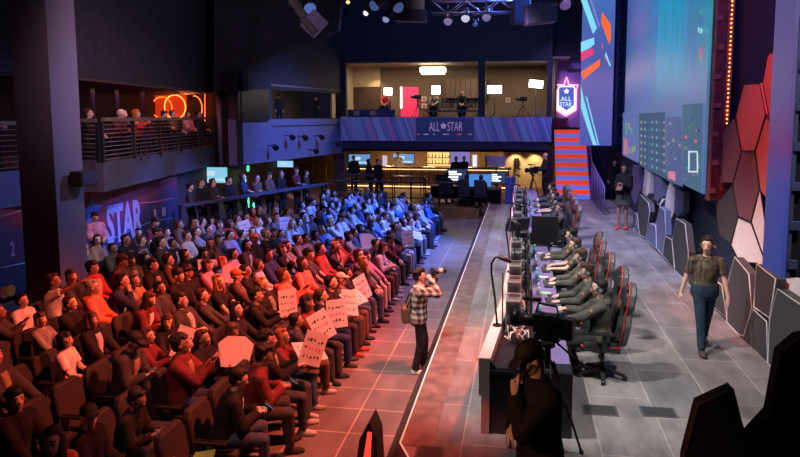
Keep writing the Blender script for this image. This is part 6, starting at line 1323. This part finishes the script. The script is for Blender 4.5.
# ---- photographer in the aisle
Pp = PZ(418, 372, 0)
pj = pose('stand', lean=.02, hy=.0, hp=.02, hl=(.27, .06, 1.57), hr=(.20, -.07, 1.57), gl='grip', gr='grip', ft=[(.10, .08, .08), (-.06, -.09, .08)], elp=[(.1, .5, -1), (-.1, -.6, -1)]); pj['pl'] = (0, 0, 1)
pr = Proto('photo', pj, 'stand', .01)
k = NT('plaid_flannel', .85); s = k.xyz()
def strp(v, sc, w_): return k.math('LESS_THAN', k.math('FRACT', k.math('MULTIPLY', v, sc)), w_)
hx = k.math('ADD', s[0], s[1]); vy = k.math('SUBTRACT', s[1], s[0])
fac = k.math('MULTIPLY', k.math('ADD', strp(hx, 9, .5), strp(s[2], 10, .5)), .5)
cc = k.ramp(fac, [(0, (.62, .55, .48)), (.5, (.22, .16, .14)), (1, (.02, .018, .02))], 'CONSTANT'); k.base(cc)
o = person(pr, (-1.61, 10.1, 0), .25, 'photographer in plaid shirt raising a long-lens camera in the aisle', 'jacket', (.1, .1, .1), 'long', (.012, .012, .014), 'messy', 'black', 1, (.5, .45, .42), tmat=k.m, sc=.99)
cM = Matrix.Translation(V((-1.61, 10.1, 0))) @ Matrix.Rotation(.25, 4, 'Z')
cp = cM @ V((.235, 0, 1.645)); t = empty('photo_camera', cp, .25, 'black photo camera with long pale telephoto lens held by the photographer', 'camera'); t.rotation_euler = (0, -.2, .25)
mb = MB(); mb.box((0, 0, 0), (.07, .15, .10), bev=.012); mb.box((0, 0, .06), (.06, .06, .03), bev=.01); mb.build('camera_body', PLAS, t)
mb = MB(); mb.cyl((.035, 0, 0), (.10, 0, 0), .036, .042); mb.cyl((.10, 0, 0), (.17, 0, 0), .042, .046, mi=1); mb.cyl((.17, 0, 0), (.22, 0, 0), .05, .053); l = mb.build('lens', [PLAS, mat('lens_pale_grey', (.45, .40, .36), .4)], t)
t = empty('shoulder_bag', cM @ V((-.20, .02, .86)), .25, 'brown shoulder bag hanging behind the photographer', 'bag')
mb = MB(); mb.box((0, 0, .12), (.14, .28, .28), bev=.04); mb.build('bag_body', mat('bag_brown', (.16, .08, .045), .6, bump=.2), t); mb = MB(); mb.tube([V((0, .1, .24)), V((.08, .12, .45)), V((.17, .0, .62)), V((.10, -.12, .45)), V((0, -.12, .24))], .012, n=6); mb.build('strap', mat('strap_brown', (.1, .05, .03), .6), t)
# ---- man walking on stage
Pm = PZ(702, 351, ST)
wj = pose('stand', lean=.04, hy=-.5, hp=.0, slim=1.14, hl=(.14, .30, .86), hr=(-.04, -.33, .86), ft=[(-.32, .10, .14), (.20, -.06, .08)], elp=[(-.6, .4, -.4), (-.6, -.4, -.4)])
pr = Proto('walk', wj, 'stand', .01)
k = NT('patterned_olive_tshirt', .85); n = k.n('TexNoise', {'Vector': k.n('Mapping', {0: k.tc.outputs['Object'], 'Scale': (1, 1, .3)}).outputs[0], 'Scale': 26, 'Detail': 4}).outputs['Fac']; k.base(k.ramp(n, [(.4, (.035, .03, .022)), (.62, (.14, .115, .08))]))
o = person(pr, (Pm.x, Pm.y, ST+.002), -pi/2+.0, 'man in patterned olive T-shirt, jeans and headset walking across the stage', 'tshirt', (.1, .1, .1), 'long', (.022, .045, .075), 'short', 'dark', 1, (.06, .045, .04), tmat=k.m, sc=1.02); headset(o, wj['hm'])
mb = MB(); mb.box((-.13, -.12, .98), (.05, .07, .12), bev=.01); mb.build('radio_pack', PLAS, o)
# ---- woman at the far end of the panels
Pw = PZ(623, 229, ST)
o = person(Proto('woman', pose('stand', lean=.0, hy=.2, hp=-.25, hl=(.24, .03, 1.22), hr=(.25, -.05, 1.12), ft=[(.0, .09, .08), (.10, -.1, .08)], slim=.88, gl='hold', gr='hold'), 'stand', .012), (Pw.x, Pw.y, ST+.002), -pi/2-.5, 'woman in dark jacket and grey skirt with red shoes beside the panels', 'jacket', (.012, .012, .018), 'skirt', (.05, .052, .045), 'long', 'black', 0, (.65, .06, .09), sc=1.2)
for ch in list(kids(o)):
    if ch.name.startswith('body'): ch.material_slots[0].link = 'OBJECT'; ch.material_slots[0].material = mat('skin_warm', (.35, .2, .15), .5, var=.05)
wr = rotz(-pi/2-.5); cb_ = Pw+wr @ V((.38, -.02, 1.37)); t = empty('clipboard', cb_, -pi/2-.5, 'clipboard held by the woman beside the panels', 'clipboard'); t.rotation_euler = (0, -.8, -pi/2-.5); mb = MB(); mb.box((0, 0, 0), (.008, .18, .24)); mb.build('board', mat('clipboard_brown', (.2, .1, .05), .6), t); mb = MB(); mb.box((-.006, 0, 0), (.003, .16, .2)); mb.build('sheet', WHT, t)
# ---- capped cameraman in the foreground
cj = pose('stand', lean=.06, side=-.02, hy=-.15, hp=-.55, hl=(.20, -.01, 1.39), hr=(.16, -.10, 1.10), ft=[(.0, .14, .08), (.05, -.14, .08)], gl='grip', gr='relax', elp=[(.3, .35, -1), (-.2, -.6, -1)]); cj['pl'] = (-1, 0, .2)
Pc = PZ(533, 342, ST+1.74)
k_c = Proto('cman', cj, 'stand', .009)
o = person(k_c, (Pc.x+.055, Pc.y-.45, ST+.002), pi+.55, 'capped cameraman in black with a fist at his chin beside the big camera', 'jacket', PAL['black'], 'long', PAL['black'], 'cap', 'black', 1, (.02, .02, .02), sc=1.10)
# ---- cameraman at the far end on a low box
x_ = PY(543, 180, 27.0).x; t = empty('camera_platform', (x_+.1, 27.0, ST), 0, 'low black box the far cameraman stands on', 'platform'); mb = MB(); mb.box((0, 0, .14), (.8, .8, .27), bev=.01); mb.build('box', BLK, t); mb = MB(); mb.box((0, -.405, .2), (.2, .01, .04)); mb.build('handle', GREYM, t)
person(STANDP['hold'], (x_+.1, 26.95, ST+.278), pi+.3, 'bald cameraman in a dark suit standing at the far end of the desks', 'jacket', (.012, .013, .03), 'long', PAL['black'], 'bald', 'dark', 0, sc=1.05)
x_ = PY(612, 190, 29).x; person(STANDP['relax'], (x_, 28.4, ST+.002), -1.6, 'dark figure standing in the shadow right of the stairs', 'jacket', PAL['black'], 'long', PAL['black'], 'short', 'black', 0)
# ------------------------------------------------------------------ lights
def light(kind, loc, col, en, aim=None, size=.3, spot=60, blend=.5, name=None):
    l = bpy.data.lights.new(name or kind.lower()+'_lamp', kind); l.color = col; l.energy = en
    if kind == 'SPOT': l.spot_size = R(spot); l.spot_blend = blend; l.shadow_soft_size = size
    elif kind == 'AREA': l.shape = 'RECTANGLE'; l.size = size[0] if isinstance(size, tuple) else size; l.size_y = size[1] if isinstance(size, tuple) else size
    else: l.shadow_soft_size = size
    o = bpy.data.objects.new(l.name, l); C.objects.link(o); o.location = loc
    if aim is not None: o.rotation_euler = (V(aim)-V(loc)).to_track_quat('-Z', 'Y').to_euler()
    return o
WH = (1, .93, .90)
light('SPOT', (-2.6, 6.5, 9.5), WH, 3400, (.9, 10.2, 1), .25, 48, .6)
light('SPOT', (-2.4, 12, 9.5), (1, .92, .9), 3300, (1.0, 13.5, 1), .25, 50, .6)
light('SPOT', (3.2, 5.0, 10), WH, 2500, (2.2, 9.5, .5), .25, 44, .7)
light('SPOT', (-2.2, 17, 9.5), (.80, .76, 1), 3600, (1.0, 19.5, 1), .25, 50, .6)
light('SPOT', (2.6, 15, 10), (.56, .54, 1), 3600, (2.2, 17.5, .5), .25, 50, .7)
light('SPOT', (1.0, 22, 10), (.6, .45, 1), 3600, (1.0, 25.5, .5), .25, 54, .7)
# red wash on the near audience
light('SPOT', (2.2, 9.5, 9.5), (1, .13, .06), 13000, (-3.4, 9.2, .9), .3, 46, .75)
light('SPOT', (1.5, 16.0, 9.5), (1, .13, .07), 12000, (-4.6, 11.8, 1.0), .3, 36, .8)
light('SPOT', (-3.4, 3.0, 9.5), (1, .35, .25), 1500, (-2.9, 8.0, .2), .3, 32, .8)
# pink / violet on the front rows further back
light('SPOT', (2.0, 15.0, 9.5), (1, .28, .7), 3500, (-3.2, 13.6, .9), .3, 34, .8)
# blue wash
light('SPOT', (2.5, 20.5, 9.5), (.09, .19, 1), 24000, (-5.4, 19.4, 1.0), .3, 46, .6)
light('SPOT', (-1.8, 16.6, 9.5), (.55, .42, 1), 3000, (-2.2, 17.5, 0), .3, 50, .8)
light('SPOT', (-2.5, 24, 9.5), (.45, .4, 1), 700, (-8.8, 18.5, 1.2), .3, 40, .8)
light('SPOT', (-1, 12, 10), (.9, .6, .8), 1300, (-9, 15.5, 1.2), .3, 34, .8)
# walls
light('SPOT', (-1.5, 21.3, 10.2), (.22, .3, 1), 7500, (-9.6, 26.5, 1.6), .4, 44, 1)
light('SPOT', (0, 15, 10), (.2, .25, .9), 1300, (-4.0, 31, 8.0), .4, 44, .9)
light('SPOT', (-1, 15.5, 9), (.38, .38, .95), 1900, (-8.9, 12.8, 3.6), .3, 30, .8)
light('SPOT', (-3, 8, 9), (.95, .5, .62), 2600, (-10.6, 17, 2.2), .3, 44, .8)
light('SPOT', (-1, 9, 9.5), (.6, .45, .7), 1500, (-10.8, 18, 7), .3, 60, .8)
light('SPOT', (.5, 24, 9.5), (.45, .3, 1), 1500, (2.2, 32, 4.5), .3, 36, .8)
light('SPOT', (1.0, 8.0, 9.8), (1, .10, .06), 3500, (3.95, 11.2, 3.4), .3, 30, .5)
light('SPOT', (-1.2, 5.5, 8.5), (1, .72, .7), 1500, (3.8, 10.3, 1.6), .3, 30, .5)
light('SPOT', (1.0, 16.5, 9), (.5, .45, 1), 900, (3.7, 19.5, 1.6), .3, 44, .6)
light('SPOT', (0, 16.5, 9), (.8, .6, 1), 500, (3.7, 13.2, 1.2), .3, 30, .6)
# rooms
for x in (-7.6, -5.2, -2.6, .2): light('AREA', (x, 33.6, 6.7), (1, .74, .45), 75, (x, 33.6, 0), .6)
light('SPOT', (-7.9, 34.6, 6.75), (1, .72, .4), 120, (-7.9, 35.5, 4.6), .05, 70, .5)
for x in (-7.5, -5.2, -3, -.8): light('AREA', (x, 36.6, 2.4), (1, .62, .28), 70, (x, 36.6, 0), .5)
for x in (-6, -3.5): light('AREA', (x, 32.6, 2.4), (1, .6, .28), 40, (x, 32.6, 0), .5)
for x in (-.3, .7): light('SPOT', (x, 34.5, 2.42), (1, .68, .36), 140, (x, 34.95, .9), .05, 90, .6)
light('AREA', (-10.5, 27.5, 2.4), (1, .35, .2), 30, (-10.5, 27.5, 0), 1.0)
light('POINT', (-13.2, 24.5, 4.7), (1, .25, .08), 45, size=.3); light('AREA', (-12.6, 18, 4.95), (1, .2, .12), 22, (-12.6, 18, 0), (.5, 5))
light('AREA', (-12.3, 18, 4.9), (.35, .3, .9), 10, (-12.3, 18, 0), (.5, 5))
light('POINT', (pl(300, 100, MA, MB_).x-1.0, pl(300, 100, MA, MB_).y+.3, 5.1), (1, .75, .5), 22, size=.2)

light('SPOT', (2.4, 10.5, 7.5), (1, .12, .06), 180, (3.9, 13.7, 5.5), .2, 60, .6)
light('SPOT', (-2.3, 9.0, 9), (1, .55, .5), 800, (-1.9, 9.5, 0), .3, 36, .8)
light('SPOT', (-3.2, 5.0, 3.5), (1, .06, .03), 700, (-.72, 6.9, ST), .05, 16, .4)
light('AREA', (-10.95, 19, 4.95), (1, .15, .05), 30, (-10.95, 19, 0), (.2, 7)).rotation_euler = (0, 0, R(9))
light('SPOT', (1.5, 6.0, 9), (.12, .2, 1), 1500, (4.4, 12.5, 6), .3, 40, .7)
light('SPOT', (-3.6, 2.2, 4.6), (1, .42, .22), 380, (.0, 4.8, 2.1), .15, 22, .6)  # added warm spot to bring out the cameraman's skin, no fixture
light('SPOT', (-2.5, 18.5, 9.2), (.35, .3, .6), 700, (-1.5, 20.5, 7.4), .2, 90, .9)  # added spot to make the truss visible, no fixture
